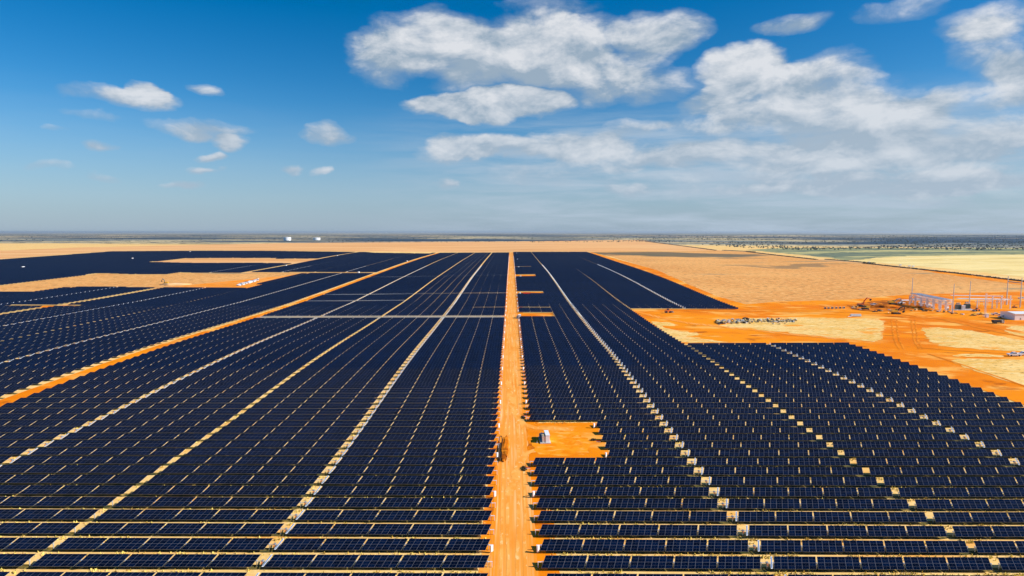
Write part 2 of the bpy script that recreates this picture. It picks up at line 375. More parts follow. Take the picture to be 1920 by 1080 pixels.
# ------------------------------------------------------------------ ground sheet
def axis(lo, hi, step, far):
    a = list(np.arange(lo, hi + .1, step)); g = step
    v = a[-1]
    while v < far: g *= 1.35; v += g; a.append(v)
    g = step; v = a[0]; pre = []
    lowfar = -far if lo < -100 else lo
    while v > lowfar: g *= 1.35; v -= g; pre.append(v)
    return np.array(pre[::-1] + a)
def grid_object(name, xs, ys, m, kind="structure"):
    X, Y = np.meshgrid(xs, ys); Z = elev(X.ravel(), Y.ravel())
    co_ = np.column_stack([X.ravel(), Y.ravel(), Z])
    nx, ny = len(xs), len(ys)
    i = (np.arange(ny - 1)[:, None] * nx + np.arange(nx - 1)[None]).ravel()
    faces = np.column_stack([i, i + 1, i + nx + 1, i + nx])
    me = bpy.data.meshes.new(name); me.vertices.add(len(co_)); me.vertices.foreach_set('co', co_.ravel())
    me.loops.add(faces.size); me.loops.foreach_set('vertex_index', faces.ravel())
    me.polygons.add(len(faces)); me.polygons.foreach_set('loop_start', np.arange(len(faces)) * 4); me.polygons.foreach_set('loop_total', np.full(len(faces), 4))
    me.polygons.foreach_set('use_smooth', np.ones(len(faces), bool))
    me.materials.append(m); me.update(); me.validate()
    o = link(name, me); o['kind'] = kind; return o
ys = axis(60, 3300, 14, 90000); ys = np.concatenate([[-400, -150, -40, 20], ys[ys >= 60]])
grid_object('ground', axis(-1700, 1500, 14, 90000), ys, M['ground'])

def sheet(name, world_poly, m, cell=14, off=.10, wob=0.0, kind='structure'):
    bm = bmesh.new()
    pts = []
    n = len(world_poly)
    for i in range(n):
        a = Vector(world_poly[i]); b = Vector(world_poly[(i + 1) % n]); L = (b - a).length
        k = max(1, int(L / max(cell * .5, 2))) if wob else 1
        nr = Vector((-(b - a).y, (b - a).x)).normalized() if L > 0 else Vector((0, 0))
        for j in range(k):
            p = a.lerp(b, j / k)
            if wob and j: p = p + nr * random.gauss(0, wob)
            pts.append(p)
    vs_ = [bm.verts.new((p.x, p.y, 0)) for p in pts]
    f = bm.faces.new(vs_)
    bmesh.ops.triangulate(bm, faces=bm.faces[:])
    x0, x1 = min(p.x for p in pts), max(p.x for p in pts); y0, y1 = min(p.y for p in pts), max(p.y for p in pts)
    for ax, lo, hi in ((0, x0, x1), (1, y0, y1)):
        st = max(cell, (hi - lo) / 220); g = math.ceil(lo / st) * st
        while g < hi:
            no = (1, 0, 0) if ax == 0 else (0, 1, 0); cc = (g, 0, 0) if ax == 0 else (0, g, 0)
            bmesh.ops.bisect_plane(bm, geom=bm.verts[:] + bm.edges[:] + bm.faces[:], plane_co=cc, plane_no=no); g += st
    P = np.array([v.co[:] for v in bm.verts]); Z = elev(P[:, 0], P[:, 1])
    for v, z in zip(bm.verts, Z): v.co.z = z + off
    bmesh.ops.recalc_face_normals(bm, faces=bm.faces)
    for f in bm.faces:
        if f.normal.z < 0: f.normal_flip()
        f.smooth = True
    me = bpy.data.meshes.new(name); bm.to_mesh(me); bm.free(); me.materials.append(m)
    o = link(name, me); o['kind'] = kind; return o
def wp(poly): return [unproj(*p) for p in poly]

XRD0, XRD1 = -6.7, 8.9
YEND = unproj(957, 473)[1]
sheet('road_verge', [(-9, 90), (13.5, 90), (13.5, YEND), (-9, YEND)], M['orange'], 14, .04, .3)
sheet('dirt_road', [(XRD0+.6, 90), (XRD1-1.4, 90), (XRD1-1.4, YEND), (XRD0+.6, YEND)], M['road'], 14, .08, .25)
sheet('bare_earth', wp([(1182,580),(1376,579.5),(1330,556),(1286,541),(1259,531),(1221,512),(1180,500),(1104,473),(1112,473.5),(1230,506),(1290,533),(1345,556),(1400,571),(1450,566),(1590,562),(1698,553),(1830,549),(1960,545),(1960,775),(1880,745),(1700,683),(1560,645),(1275,645)]), M['orange'], 14, .14, .4)
sheet('dry_grass_patch', wp([(1345,612),(1400,597),(1500,595.5),(1650,597.5),(1656,605),(1655,638),(1640,641.5),(1570,634),(1500,627),(1400,616)]), M['drygrass'], 8, .22, 1.5)
sheet('dry_grass_patch', wp([(1222,603),(1250,604),(1273,610),(1243,613),(1260,618),(1318,627),(1297,631),(1340,639),(1370,642),(1275,642),(1250,628),(1230,612)]), M['drygrass'], 8, .22, 1.5)
sheet('dry_grass_patch', wp([(1729,615),(1760,614),(1822,620),(1870,630),(1935,640),(1935,661),(1850,656),(1757,649),(1741,638)]), M['drygrass'], 8, .22, 1.5)
sheet('dry_grass_patch', wp([(1785,668),(1803,664),(1840,664),(1883,667.5),(1880,670),(1815,669.5)]), M['drygrass'], 6, .22, .9)
sheet('dry_grass_patch', wp([(1782,677),(1815,672.5),(1935,675),(1935,727),(1895,717),(1849,702),(1803,687)]), M['drygrass'], 8, .22, .8)
sheet('dry_grass_patch', wp([(1877,617),(1905,611),(1935,612),(1935,636),(1900,627)]), M['drygrass'], 8, .22, .8)
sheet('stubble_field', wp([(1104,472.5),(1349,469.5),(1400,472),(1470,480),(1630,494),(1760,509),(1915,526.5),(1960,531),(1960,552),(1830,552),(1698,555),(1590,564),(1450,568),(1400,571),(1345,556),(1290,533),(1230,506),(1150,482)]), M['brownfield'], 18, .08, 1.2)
sheet('orange_verge', wp([(1700,500.5),(1760,507.5),(1915,526),(1960,531),(1960,541),(1840,524),(1750,511)]), M['orange'], 14, .16, 1)
sheet('stubble_field', wp([(1600,489),(1640,483.5),(1700,480),(1960,477),(1960,525),(1900,517),(1800,506),(1700,497)]), M['yellowfield'], 22, .10, 5)
sheet('grass_field', wp([(1400,468.5),(1470,464.5),(1960,465),(1960,478),(1700,481),(1640,484.5),(1600,488.5),(1500,477.5),(1430,471.5)]), M['greenfield'], 30, .09, 14)
if 0: sheet('grass_field', wp([(1145,474.6),(1250,473),(1400,472.5),(1440,476.5),(1450,480.5),(1400,482.5),(1280,481.5),(1170,478.5)]), M['cloudshade'], 20, .16, 3)  # disabled dark sheet standing in for a cloud shadow on the grass
if 0: sheet('grass_field', wp([(1320,497),(1420,494),(1560,495.5),(1620,499),(1560,501),(1430,500),(1330,499.5)]), M['cloudshade'], 20, .16, 3)  # disabled dark sheet standing in for a cloud shadow on the grass
sheet('fallow_strip', wp([(-40,474),(0,470),(150,464),(400,458.5),(520,455.8),(960,453),(1200,449.5),(1233,455),(1349,469.5),(1104,472.3),(957,472.4),(822,472.2),(663,471.5),(524,470),(371,469.5),(210,471),(0,486),(-40,489)]), M['sandstrip'], 30, .09, 2)
def ribbon(name, pixels, width, m, off, cell=14, wob=.2):
    P = [Vector(unproj(*p)) for p in pixels]; L, Rr = [], []
    for i, p in enumerate(P):
        d = (P[min(i+1, len(P)-1)] - P[max(i-1, 0)]).normalized(); nrm = Vector((-d.y, d.x)) * width / 2
        L.append(p + nrm); Rr.append(p - nrm)
    return sheet(name, L + Rr[::-1], m, cell, off, wob), P
_, RP = ribbon('gravel_road', [(1197,450.2),(1232,455),(1290,462),(1349,469.6),(1410,472.5),(1470,479.5),(1540,487),(1630,494),(1720,503.5),(1800,512),(1915,525.5),(1975,533)], 16, M['paleroad'], .24, 20, .5)
# tracks and side tracks worn into the orange earth
ribbon('dirt_track', [(1186,583),(1230,594),(1290,606),(1400,618),(1500,629),(1590,637)], 8, M['road'], .30, 14, .4)
ribbon('dirt_track', [(1235,590),(1330,584),(1450,583),(1560,589),(1680,593),(1800,600),(1960,632)], 11, M['orange'], .28, 14, .5)
for q_ in (1672, 1681, 1709, 1716): ribbon('wheel_rut', [(q_, 600), (q_ + 2, 620), (q_ + 5, 638), (q_ + 14, 655)], 1.3, M['rut'], .28, 10, .25)
ribbon('wheel_rut', [(1740,664),(1790,680),(1850,700),(1960,738)], 1.8, M['rut'], .28, 14, .3)
ribbon('wheel_rut', [(1720,652),(1790,658),(1880,663),(1960,668)], 3.5, M['rut'], .28, 14, .4)
ribbon('wheel_rut', [(1450,584),(1560,585),(1680,589),(1770,600),(1960,640)], 3.5, M['rut'], .34, 14, .5)
ribbon('wheel_rut', [(1240,588),(1330,583),(1460,581),(1560,582)], 3, M['rut'], .34, 14, .5)
sheet('damp_earth', wp([(1588,573),(1640,564),(1700,562),(1735,568),(1745,575),(1700,583),(1640,585),(1600,581)]), M['darkearth'], 8, .32, 1.0)
sheet('side_track', [(XLE-1, 220), (XLE-13, 220), (XLE-13, unproj(824,474)[1]), (XLE-1, unproj(824,474)[1])][::-1], M['orange'], 14, .12, .3)
sheet('side_track', [(-532.5, 500), (-545, 500), (-545, unproj(665,472)[1]), (-532.5, unproj(665,472)[1])][::-1], M['sandstrip'], 14, .14, .3)
sheet('side_track', [(-803, 1100), (-811, 1100), (-811, unproj(507,471)[1]), (-803, unproj(507,471)[1])][::-1], M['sandstrip'], 14, .14, .3)
PATCH_A = [(275,492.5),(350,485),(400,484.4),(527,484.5),(517,486),(597,485.5),(585,489),(560,493.5),(550,495.3),(480,494.3),(353,494.3)]
PATCH_B = [(-60,560),(0,536),(188,513),(240,515),(315,515),(332,512),(455,512.5),(480,511),(565,511.2),(702,511),(697,513.6),(567,514),(520,524),(480,536.5),(463,541.5),(292,541),(140,539.5),(57,549.5),(0,549)]
PATCH_C = [(675,472.4),(740,473),(812,474),(806,476.4),(760,475.8),(700,475)]
sheet('bare_clearing', wp(PATCH_A), M['sandstrip'], 14, .2, .5)
sheet('bare_clearing', wp([(-60,549),(0,536),(188,513),(240,515),(315,515),(332,512),(455,512.5),(480,511),(565,511.2),(702,511),(697,513.6),(567,514),(520,524),(480,536.5),(463,541.5),(292,541),(140,539.5),(57,549.5),(-60,551)]), M['brownfield'], 14, .2, .5)
sheet('side_track', wp([(292,541),(463,541.5),(480,537),(520,524.5),(567,514.6),(560,513.6),(500,523),(455,538),(420,539.6),(330,538.6)]), M['road'], 10, .3, .3)

# ------------------------------------------------------------------ solar field layout
PITCH, BAY, BW, WIDE, HT, TL, TILT = 9.45, 12.35, 11.92, 3.4, 1.7, 4.26, R(22)
Yf = F * (HC - 2.5) / (math.cos(PIT) ** 2 * (1050.5 - HOR)) - (HC - 2.5) * math.tan(PIT)
Y0 = Yf - 1.97 - 4 * PITCH
T = BAY * 10 + WIDE + 2.2
COLS = [XR1, XR2, XL1, XL2, -340.4, -469.5, -609.5, -738.5, -870.5, -1000, -1129, -1258, -1387, -1516]
# the walkways without panels that cross the left block, by pixel height and by pixel extent
AISLES = [(597.3, 470, 945), (566.2, 575, 757), (553.3, 612, 950), (519.8, 690, 952)]
PADS = [(579.0, 896, 946), (579.2, 970, 1024), (595.3, 970, 1030), (551.3, 968, 1012), (519.6, 966, 1001), (501.5, 966, 992), (486.5, 966, 984),
        (576.3, 14, 142)]
rows = []            # (column x, row y, [bay x centres], row number, short?)
NROW = int((unproj(957, 473)[1] - Y0) / PITCH)
yrow = Y0 + PITCH * np.arange(NROW)
def top_limit(px):
    return np.interp(px, [-60, 0, 210, 371, 500, 663, 822, 954, 964, 1102, 1110], [500, 487, 471.5, 470.3, 470.6, 472.6, 474.2, 473.6, 472.6, 472.4, 473])
STUFF, TRK = [], []
aisle_hit = {i: set() for i in range(len(AISLES))}
pad_hit = {i: set() for i in range(len(PADS))}
for cx in COLS:
    bx = np.array([s * (WIDE / 2 + BAY * (i + .5)) for s in (-1, 1) for i in range(5)]); bx.sort(); bx = bx + cx
    XX, YY = np.meshgrid(bx, yrow); ZZ = elev(XX.ravel(), YY.ravel()).reshape(XX.shape)
    PX, PY = proj(XX, YY, ZZ + HT)
    ok = PY > top_limit(PX)
    gx, gy = proj(XX, YY, ZZ)
    if cx < -300:
        ok &= ~inpoly(gx, gy, PATCH_A) & ~inpoly(gx, gy, PATCH_B)
    if -600 < cx < -280: ok &= ~inpoly(gx, gy, PATCH_C)
    if cx == XR2:
        cpy = proj(np.full(NROW, 265.), yrow, elev(np.full(NROW, 265.), yrow) + HT)[1]
        ok &= ((cpy > 643.5) | (cpy < 578.5))[:, None]
    for store, spans in ((aisle_hit, AISLES), (pad_hit, PADS)):
        for k_, (ay, ax0, ax1) in enumerate(spans):
            xm, ym = unproj((ax0 + ax1) / 2, ay); xa, xb = unproj(ax0, ay)[0], unproj(ax1, ay)[0]
            r_ = int(round((ym - Y0) / PITCH)); nr = [r_ + q for q in range([1, 1, 4, 3, 6, 3, 3, 2][k_] if spans is PADS else [2, 1, 1, 1][k_])]
            for rr in nr:
                if 0 <= rr < NROW:
                    h = (bx > xa - 3) & (bx < xb + 3); ok[rr, h] = False
                    store[k_] |= {(rr, float(b)) for b in bx[h]}
    for r_ in range(NROW):
        short = False
        tpy = proj(np.array([25.]), np.array([yrow[r_] + 2.03]), np.array([ez(25, yrow[r_]) + 2.36]))[1][0]
        if cx == XR1 and 783 < tpy < 848: short = True
        b = bx[ok[r_]]
        if short: b = np.array([cx - WIDE/2 - 10.1*(i+.5) for i in range(3)][::-1] + [v for v in b if v > cx])
        if len(b) == 0: continue
        vis = (PX[r_].max() > -30) and (PX[r_].min() < 1950) and PY[r_].max() < 1094
        rec = (cx, float(yrow[r_]), b, r_, short, len(b) == 10 or short)
        full = (len(b) == 10 or short)
        (TRK if (vis and full) else STUFF).append(rec)
TRK.sort(key=lambda r_: r_[1]); STUFF += TRK[300:]; TRK = TRK[:300]
print('rows', NROW, 'trackers', len(TRK), 'far', len(STUFF), 'last Y', TRK[-1][1])

# shared meshes of one tracker -------------------------------------------------
SHEAR = .34
def table_mesh(w):
    """one bay of modules, origin on the torque tube, tilted towards -Y"""
    ny, th = TL / 2, .05; v = []; ca, sa = math.cos(TILT), math.sin(TILT)
    def rot(x, y, z): return (x + SHEAR * y, y * ca - z * sa, y * sa + z * ca)
    pts = [(-w/2,-ny,.10),(w/2,-ny,.10),(w/2,ny,.10),(-w/2,ny,.10),(-w/2,-ny,.10+th),(w/2,-ny,.10+th),(w/2,ny,.10+th),(-w/2,ny,.10+th)]
    f = [(0,3,2,1),(4,5,6,7),(0,1,5,4),(1,2,6,5),(2,3,7,6),(3,0,4,7)]
    me = bpy.data.meshes.new('solar_panel'); me.from_pydata([rot(*p) for p in pts], [], f)
    me.materials.append(M['panel']); me.materials.append(M['grey'])
    me.polygons.foreach_set('material_index', [1, 0, 1, 1, 1, 1])
    uvl = me.uv_layers.new(name='UVMap'); uvs = [(0, 0)] * 24
    for li, c in zip(range(4, 8), ((0, 0), (w, 0), (w, TL), (0, TL))): uvs[li] = c
    uvl.data.foreach_set('uv', np.array(uvs, float).ravel()); me.update(); return me
TAB, TABS = table_mesh(BW), table_mesh(9.6)
TABN, TABSN = TAB.copy(), TABS.copy()
for m_ in (TABN, TABSN): m_.materials[0] = M['panelnear']
def tmesh(mb, name, mats):
    o = mb.build(name, mats); me = o.data; bpy.data.objects.remove(o); return me
HALF = WIDE / 2 + BAY * 5
def tube_mesh(x0, x1):
    mb = MB(); mb.tube((x0, 0, 0), (x1, 0, 0), .11, n=8); return tmesh(mb, 'torque_tube', M['galv'])
TUBE, TUBES = tube_mesh(-HALF, HALF), tube_mesh(-WIDE/2 - 30.6, HALF)
mb = MB(); mb.box(0, 0, -HT/2 - .3, .16, .22, HT + .4); mb.box(0, 0, 0, .3, .45, .34); POST = tmesh(mb, 'post', M['galv'])
mb = MB(); mb.box(-1.3, 0, -HT/2 - .25, .2, .26, HT + .5); mb.box(-.7, 0, 0, 1.4, .2, .2); EPOST = tmesh(mb, 'end_post', M['white'])
mb = MB(); mb.box(1.3, 0, -HT/2 - .25, .2, .26, HT + .5); mb.box(.7, 0, 0, 1.4, .2, .2); EPOSTM = tmesh(mb, 'end_post', M['white'])
mb = MB(); mb.box(0, 0, .0, .55, .75, .6); mb.tube((-.1, -.3, -.1), (-.1, -1.0, -.35), .14, n=8, mi=1); mb.box(0, 0, -HT/2 - .3, .2, .26, HT + .2, 2)
DRIVE = tmesh(mb, 'drive_motor', [M['grey'], M['orangepaint'], M['galv']])
mb = MB()
ca, sa = math.cos(TILT), math.sin(TILT)
mb.box(0, 0, .12, .50, 4.1, .05, 0, rx=TILT); mb.box(0, -.035*sa, .15+.01, .22, 3.7, .03, 1, rx=TILT); mb.box(0, 0, .02, .10, .10, .18, 0)
mb.v = [(v[0] + SHEAR * v[1], v[1], v[2]) for v in mb.v]
CTRL = tmesh(mb, 'controller_panel', [M['white'], M['stripe']])
mb = MB(); mb.box(0, 0, .0, .10, 1.6, .08, 0, rx=TILT); mb.box(.06, 0, -.02, .05, .5, .4, 0); ENDC = tmesh(mb, 'end_bracket', M['white'])

ORD = lambda n: f"{n}{'th' if 10 <= n % 100 <= 20 else {1:'st',2:'nd',3:'rd'}.get(n % 10,'th')}"
SIDE = {XR1: 'touching right side of dirt road', XR2: 'second column right of dirt road',
        XL1: 'touching left side of dirt road', XL2: 'second column left of dirt road',
        -340.4: 'just left of the orange side track', -469.5: 'second column left of side track'}
GRP = {XR1: 'solar trackers right of the dirt road', XR2: 'solar trackers in the second column on the right', XL1: 'solar trackers left of the dirt road',
       XL2: 'solar trackers in the second column on the left', -340.4: 'solar trackers beyond the orange side track', -469.5: 'solar trackers in the second column beyond the side track'}
cnt = {}
for ti, (cx, y, b, rn, short, full) in enumerate(TRK):
    cnt[cx] = cnt.get(cx, 0) + 1
    ea, eb = ez(cx - HALF, y), ez(cx + HALF, y); ec = (ea + eb) / 2
    slope = math.atan2(eb - ea, 2 * HALF); wob = random.gauss(0, R(.7))
    lab = f"navy solar tracker, {ORD(cnt[cx])} row from bottom, {SIDE.get(cx, 'far left')}"
    if short: lab = f"shortened solar tracker beside orange pad, {ORD(cnt[cx])} row from bottom, right of road"
    r = thing('solar_tracker', lab, 'solar tracker', (cx, y, ec), 0, GRP.get(cx, 'solar trackers far left'))
    r.rotation_euler = (0, -slope, 0)
    def part(name, me, x, z=HT, yy=0.0, rx=wob):
        o = bpy.data.objects.new(name, me); C.objects.link(o); o.parent = r; o.location = (x, yy, z); o.rotation_euler = (rx, 0, 0); return o
    part('torque_tube', TUBES if short else TUBE, 0)
    for bxc in b: part('solar_panel', (TABSN if ti < 110 else TABS) if (short and bxc < cx) else (TABN if ti < 110 else TAB), bxc - cx, rx=wob + random.gauss(0, R(.35)))
    part('drive_motor', DRIVE, 0, rx=0); part('controller_panel', CTRL, WIDE / 2 - .45)
    if cx in (XR1, XL1) and not short: part('end_post', EPOST if cx == XR1 else EPOSTM, (-1 if cx == XR1 else 1) * HALF, rx=0)
    if ti < 24:
        for s in (-1, 1):
            for i in range(0, 6):
                if short and s < 0:
                    if i > 3: continue
                    xx = s * (WIDE / 2 + 10.1 * i)
                else: xx = s * (WIDE / 2 + BAY * i)
                part('post', POST, xx + (.15 if s > 0 and i == 0 else 0), rx=0)

YT = unproj(1270, 577.5)[1]
def far_trackers():
    """all remaining tables of the field as one mesh"""
    me0 = np.array([v.co[:] for v in TAB.vertices]); me1 = np.array([v.co[:] for v in TABS.vertices])
    V, n = [], 0; xs_, ys_, short_ = [], [], []
    for (cx, y, b, rn, short, full) in STUFF:
        for v in b: xs_.append(v); ys_.append(y); short_.append(short and v < cx)
    xs_, ys_ = np.array(xs_), np.array(ys_)
    za, zb = elev(xs_ - 6, ys_), elev(xs_ + 6, ys_); sl = (zb - za) / 12
    nb = len(xs_); base = np.repeat(me0[None], nb, 0)
    sh = np.array(short_); base[sh] = me1[None]
    tight = ((xs_ > 0) & (ys_ > YT)) | ((xs_ < -140) & (ys_ > YT * .88))
    base[tight, :, 0] *= BAY / BW
    W = np.empty_like(base); W[..., 0] = base[..., 0] + xs_[:, None]; W[..., 1] = base[..., 1] + ys_[:, None]
    W[..., 2] = base[..., 2] + ((za + zb) / 2 + HT)[:, None] + base[..., 0] * sl[:, None]
    W = W.reshape(-1, 3)
    F0 = np.array([p.vertices[:] for p in TAB.polygons]); FF = (F0[None] + (np.arange(nb) * 8)[:, None, None]).reshape(-1)
    uv0 = np.array([d.uv[:] for d in TAB.uv_layers[0].data]); UV = np.tile(uv0, (nb, 1, 1)).reshape(-1)
    me = bpy.data.meshes.new('distant_solar_panels'); me.vertices.add(len(W)); me.vertices.foreach_set('co', W.ravel())
    me.loops.add(len(FF)); me.loops.foreach_set('vertex_index', FF.astype(np.int32)); nf = nb * 6
    me.polygons.add(nf); me.polygons.foreach_set('loop_start', np.arange(nf) * 4); me.polygons.foreach_set('loop_total', np.full(nf, 4))
    me.polygons.foreach_set('use_smooth', np.zeros(nf, bool))
    me.materials.append(M['panel']); me.materials.append(M['grey'])
    me.polygons.foreach_set('material_index', np.tile([1, 0, 1, 1, 1, 1], nb).astype(np.int32))
    u = me.uv_layers.new(name='UVMap'); u.data.foreach_set('uv', UV.astype(np.float32)); me.update()
    o = link('distant_solar_panels', me); o['kind'] = 'stuff'
    tag(o, 'dark navy mass of solar tracker rows reaching to the far edge of the field', 'solar panels')
    # walkway ends: torque tubes and controller panels seen in the wide gaps
    mb = MB()
    for (cx, y, b, rn, short, full) in STUFF:
        if cx < -620 or y > 1500: continue
        if min(abs(b - cx)) > 9: continue
        z = ez(cx, y) + HT; mb.box(cx, y, z, WIDE, .25, .22); mb.box(cx + WIDE/2 - .45, y, z + .15, .5, 4.1, .06, 0, rx=TILT)
    o = mb.build('tracker_drives', M['white']); o['kind'] = 'stuff'; tag(o, 'white torque tubes and controller strips in the far walkway gaps', 'tracker drives')
far_trackers()

_yn = [r_[1] for r_ in TRK if r_[4]]
sheet('graded_pad', [(XRD1 - 1.6, min(_yn) - 4.3), (41.5, min(_yn) - 4.3), (41.5, max(_yn) + 6.6), (XRD1 - 1.6, max(_yn) + 6.6)], M['orange'], 6, .10, .25)
sheet('graded_pad', [(12, min(_yn) + 2), (24, min(_yn)+.5), (33, min(_yn)+4), (35, min(_yn) + 17), (29, max(_yn)-6), (16, max(_yn) - 5), (9, min(_yn)+16)], M['pad'], 5, .13, .9)
ribbon('dirt_track', [(953,715),(957,745),(966,775),(980,795),(1005,803),(1040,804),(1075,806)], 3.6, M['track'], .115, 3, .3)
ribbon('dirt_track', [(955,930),(966,893),(975,866),(990,848),(1020,843),(1062,846),(1090,838)], 3.2, M['track'], .115, 3, .3)
for q_, (x_, a_, w_) in enumerate([(-2.6, .5, 1.0), (-.6, .5, .9), (2.2, .9, 1.3), (4.4, .9, 1.0)]):
    L_, R_ = [], []
    for t_ in range(0, 75):
        yy_ = 120 + t_ * 12.0; xx_ = x_ + a_ * math.sin(yy_ / 47 + q_ // 2 * 2.1) + random.gauss(0, .10); ww_ = w_ * random.uniform(.55, 1.25) / 2
        L_.append((xx_ - ww_, yy_)); R_.append((xx_ + ww_, yy_))
    sheet('wheel_track', R_ + L_[::-1], M['track'], 14, .105, 0)
# pale walkways and orange pads where rows are missing
for spans, hits, nm, mt in ((AISLES, aisle_hit, 'gravel_walkway', M['aisle']), (PADS, pad_hit, 'side_pad', M['orange'])):
    for k_, h in hits.items():
        if not h: continue
        ya = Y0 + PITCH * min(r_ for r_, _ in h) - PITCH * .42; yb = Y0 + PITCH * max(r_ for r_, _ in h) + PITCH * .55
        xa = min(b for _, b in h) - BAY / 2; xb = max(b for _, b in h) + BAY / 2
        if spans is PADS and k_ < 7: xa, xb = (xa, XRD0 + .4) if xa < 0 else (XRD1 - 1.2, xb)
        sheet(nm, [(xa, ya), (xb, ya), (xb, yb), (xa, yb)], mt, 14, .18, .12)
for k_, h in aisle_hit.items():
    for ri, r_ in enumerate(sorted({q for q, _ in h})):
        for cxx, side in ((XL1, 'near the dirt road'), (XL2, 'by the orange side track')):
            bs = sorted(b for q, b in h if q == r_ and abs(b - cxx) < HALF)
            if len(bs) < 2: continue
            mb = MB(); y = Y0 + PITCH * r_; xa, xb = bs[0] - BAY/2, bs[-1] + BAY/2; za, zb = ez(xa, y), ez(xb, y); s = (zb - za) / (xb - xa)
            mb.tube((xa, y, za + HT), (xb, y, zb + HT), .14, n=5)
            for q in range(int((xb - xa) / 1.5)): xx = xa + .7 + q * 1.5; mb.box(xx, y, za + (xx - xa) * s + HT + .12, .10, 3.9, .08, 0, rx=TILT)
            for b in bs: mb.box(b, y, za + (b - xa) * s + HT / 2, .2, .2, HT)
            lb = ['nearest', 'short second', 'third', 'farthest'][k_]
            tag(mb.build('bare_tracker_frame', M['galv']), f"bare tracker frame {side}, {['front','back','third'][min(ri,2)]} one in the {lb} pale line", 'tracker frame', 'bare tracker frames in the left block')

# weedy strips under the panels that paint the table shade darker and greener
def weed_shade_strips():
    V, Fc = [], []
    for (cx, y, b, rn, short, full) in TRK + STUFF:
        if y > 850 or len(b) < 2: continue
        x0, x1 = b.min() - BAY/2 - 2.2, b.max() + BAY/2 + .6
        if XRD1 - 3 < x0 < XRD1 + 3: x0 = XRD1 + 1.5
        if XRD0 - 1 < x1 < XRD0 + 3: x1 = XRD0 - 2.5
        xs_ = np.arange(x0, x1, 1.9 if y < 450 else 4.0); n = len(xs_)
        lo = y - 1.55 + rng.normal(0, .22, n); hi = np.full(n, y + .9)
        zl, zh = elev(xs_, lo), elev(xs_, hi); k0 = len(V)
        for i in range(n): V.append((xs_[i], lo[i], zl[i] + .07)); V.append((xs_[i], hi[i], zh[i] + .07))
        for i in range(n - 1): a = k0 + 2*i; Fc.append((a, a + 2, a + 3, a + 1))
    me = bpy.data.meshes.new('weeds_and_shade'); me.from_pydata(V, [], Fc); me.materials.append(M['weeds_and_shade']); me.update()
    o = link('weeds_and_shade', me); o['kind'] = 'stuff'; tag(o, 'dark green weedy strips with painted shade under the tracker rows', 'weeds_and_shade')
weed_shade_strips()

# ------------------------------------------------------------------ inverter stations
def station(label, x, y, big=False, rz=0.0, acc='bluebox'):
    t = thing('inverter_station', label, 'inverter station', (x, y, ez(x, y) + .14), rz, 'inverter stations on the pads'); t.scale = (1.12,) * 3
    MB().box(0, 0, .1, 4.2, 8.2, .35).build('concrete_base', M['concrete'], t)
    c = MB().box(.9, -.2, 1.65, 1.5, 6.6, 2.75); c.box(.9, -.2, 3.08, 1.7, 6.8, .1); cab = c.build('inverter_cabinet', M['white'], t)
    d = MB()
    for i in range(5): d.box(.13, -3.0 + i * 1.3, 1.6, .05, 1.12, 2.3)
    d.build('cabinet_door', M['grey'], cab)
    f = MB().box(-.55, -1.9, 1.45, 1.35, 3.0, 2.3, taper=.98); f.box(-.55, -1.9, 2.65, 1.5, 3.1, .09); f.build('switch_cabinet', M['galv'], t)
    MB().box(-.55, -1.9, 2.76, 1.0, 2.0, .12).build('roof_vent', M['wood'], t)
    k_ = MB().box(-.75, 1.7, 1.25, 1.6, 2.0, 1.9)
    for i in range(6): k_.box(-1.75, .9 + i * .32, 1.25, .4, .10, 1.5)
    k_.tube((-.9, 1.2, 2.2), (-.9, 1.2, 2.7), .12); k_.tube((-.9, 1.7, 2.2), (-.9, 1.7, 2.7), .12); k_.tube((-.9, 2.2, 2.2), (-.9, 2.2, 2.7), .12)
    k_.build('transformer', M[acc], t)
    return t
px_, py_ = unproj(1021, 826)
station('white and grey inverter station with blue transformer standing on the near orange pad', px_, py_, rz=R(3))
for (lx, ly, lab) in [(974, 553.5, 'white inverter station beside the small red truck right of the road'), (973, 596.5, 'inverter station at the start of the widest far orange pad'),
        (975.5, 520.5, 'white inverter station on third orange pad up the right of the road'), (972, 502.5, 'small white inverter station right of road above the fourth pad'),
        (970, 487.8, 'tiny white inverter station second from the field far edge, right of road'), (968.5, 476, 'farthest white inverter station beside the road at field edge'),
        (43, 502.5, 'white inverter station near the left photo edge among far panels'), (248, 486, 'white inverter station on the dark far left block above the clearing'),
        (356, 473.2, 'white inverter station at the far left field corner'), (632, 481, 'white inverter station beside the diagonal track above the tan clearing'),
        (536, 499.8, 'white inverter station between the two tan clearings at their right ends'), (763, 491, 'white inverter station left of the upper end of the orange side track'),
        (672, 512.6, 'teal and white inverter station in the thin tan strip joining the side track')]:
    x, y = unproj(lx, ly); station(lab, x, y, rz=R(random.uniform(-4, 4)), acc='teal' if lx == 672 else 'bluebox')

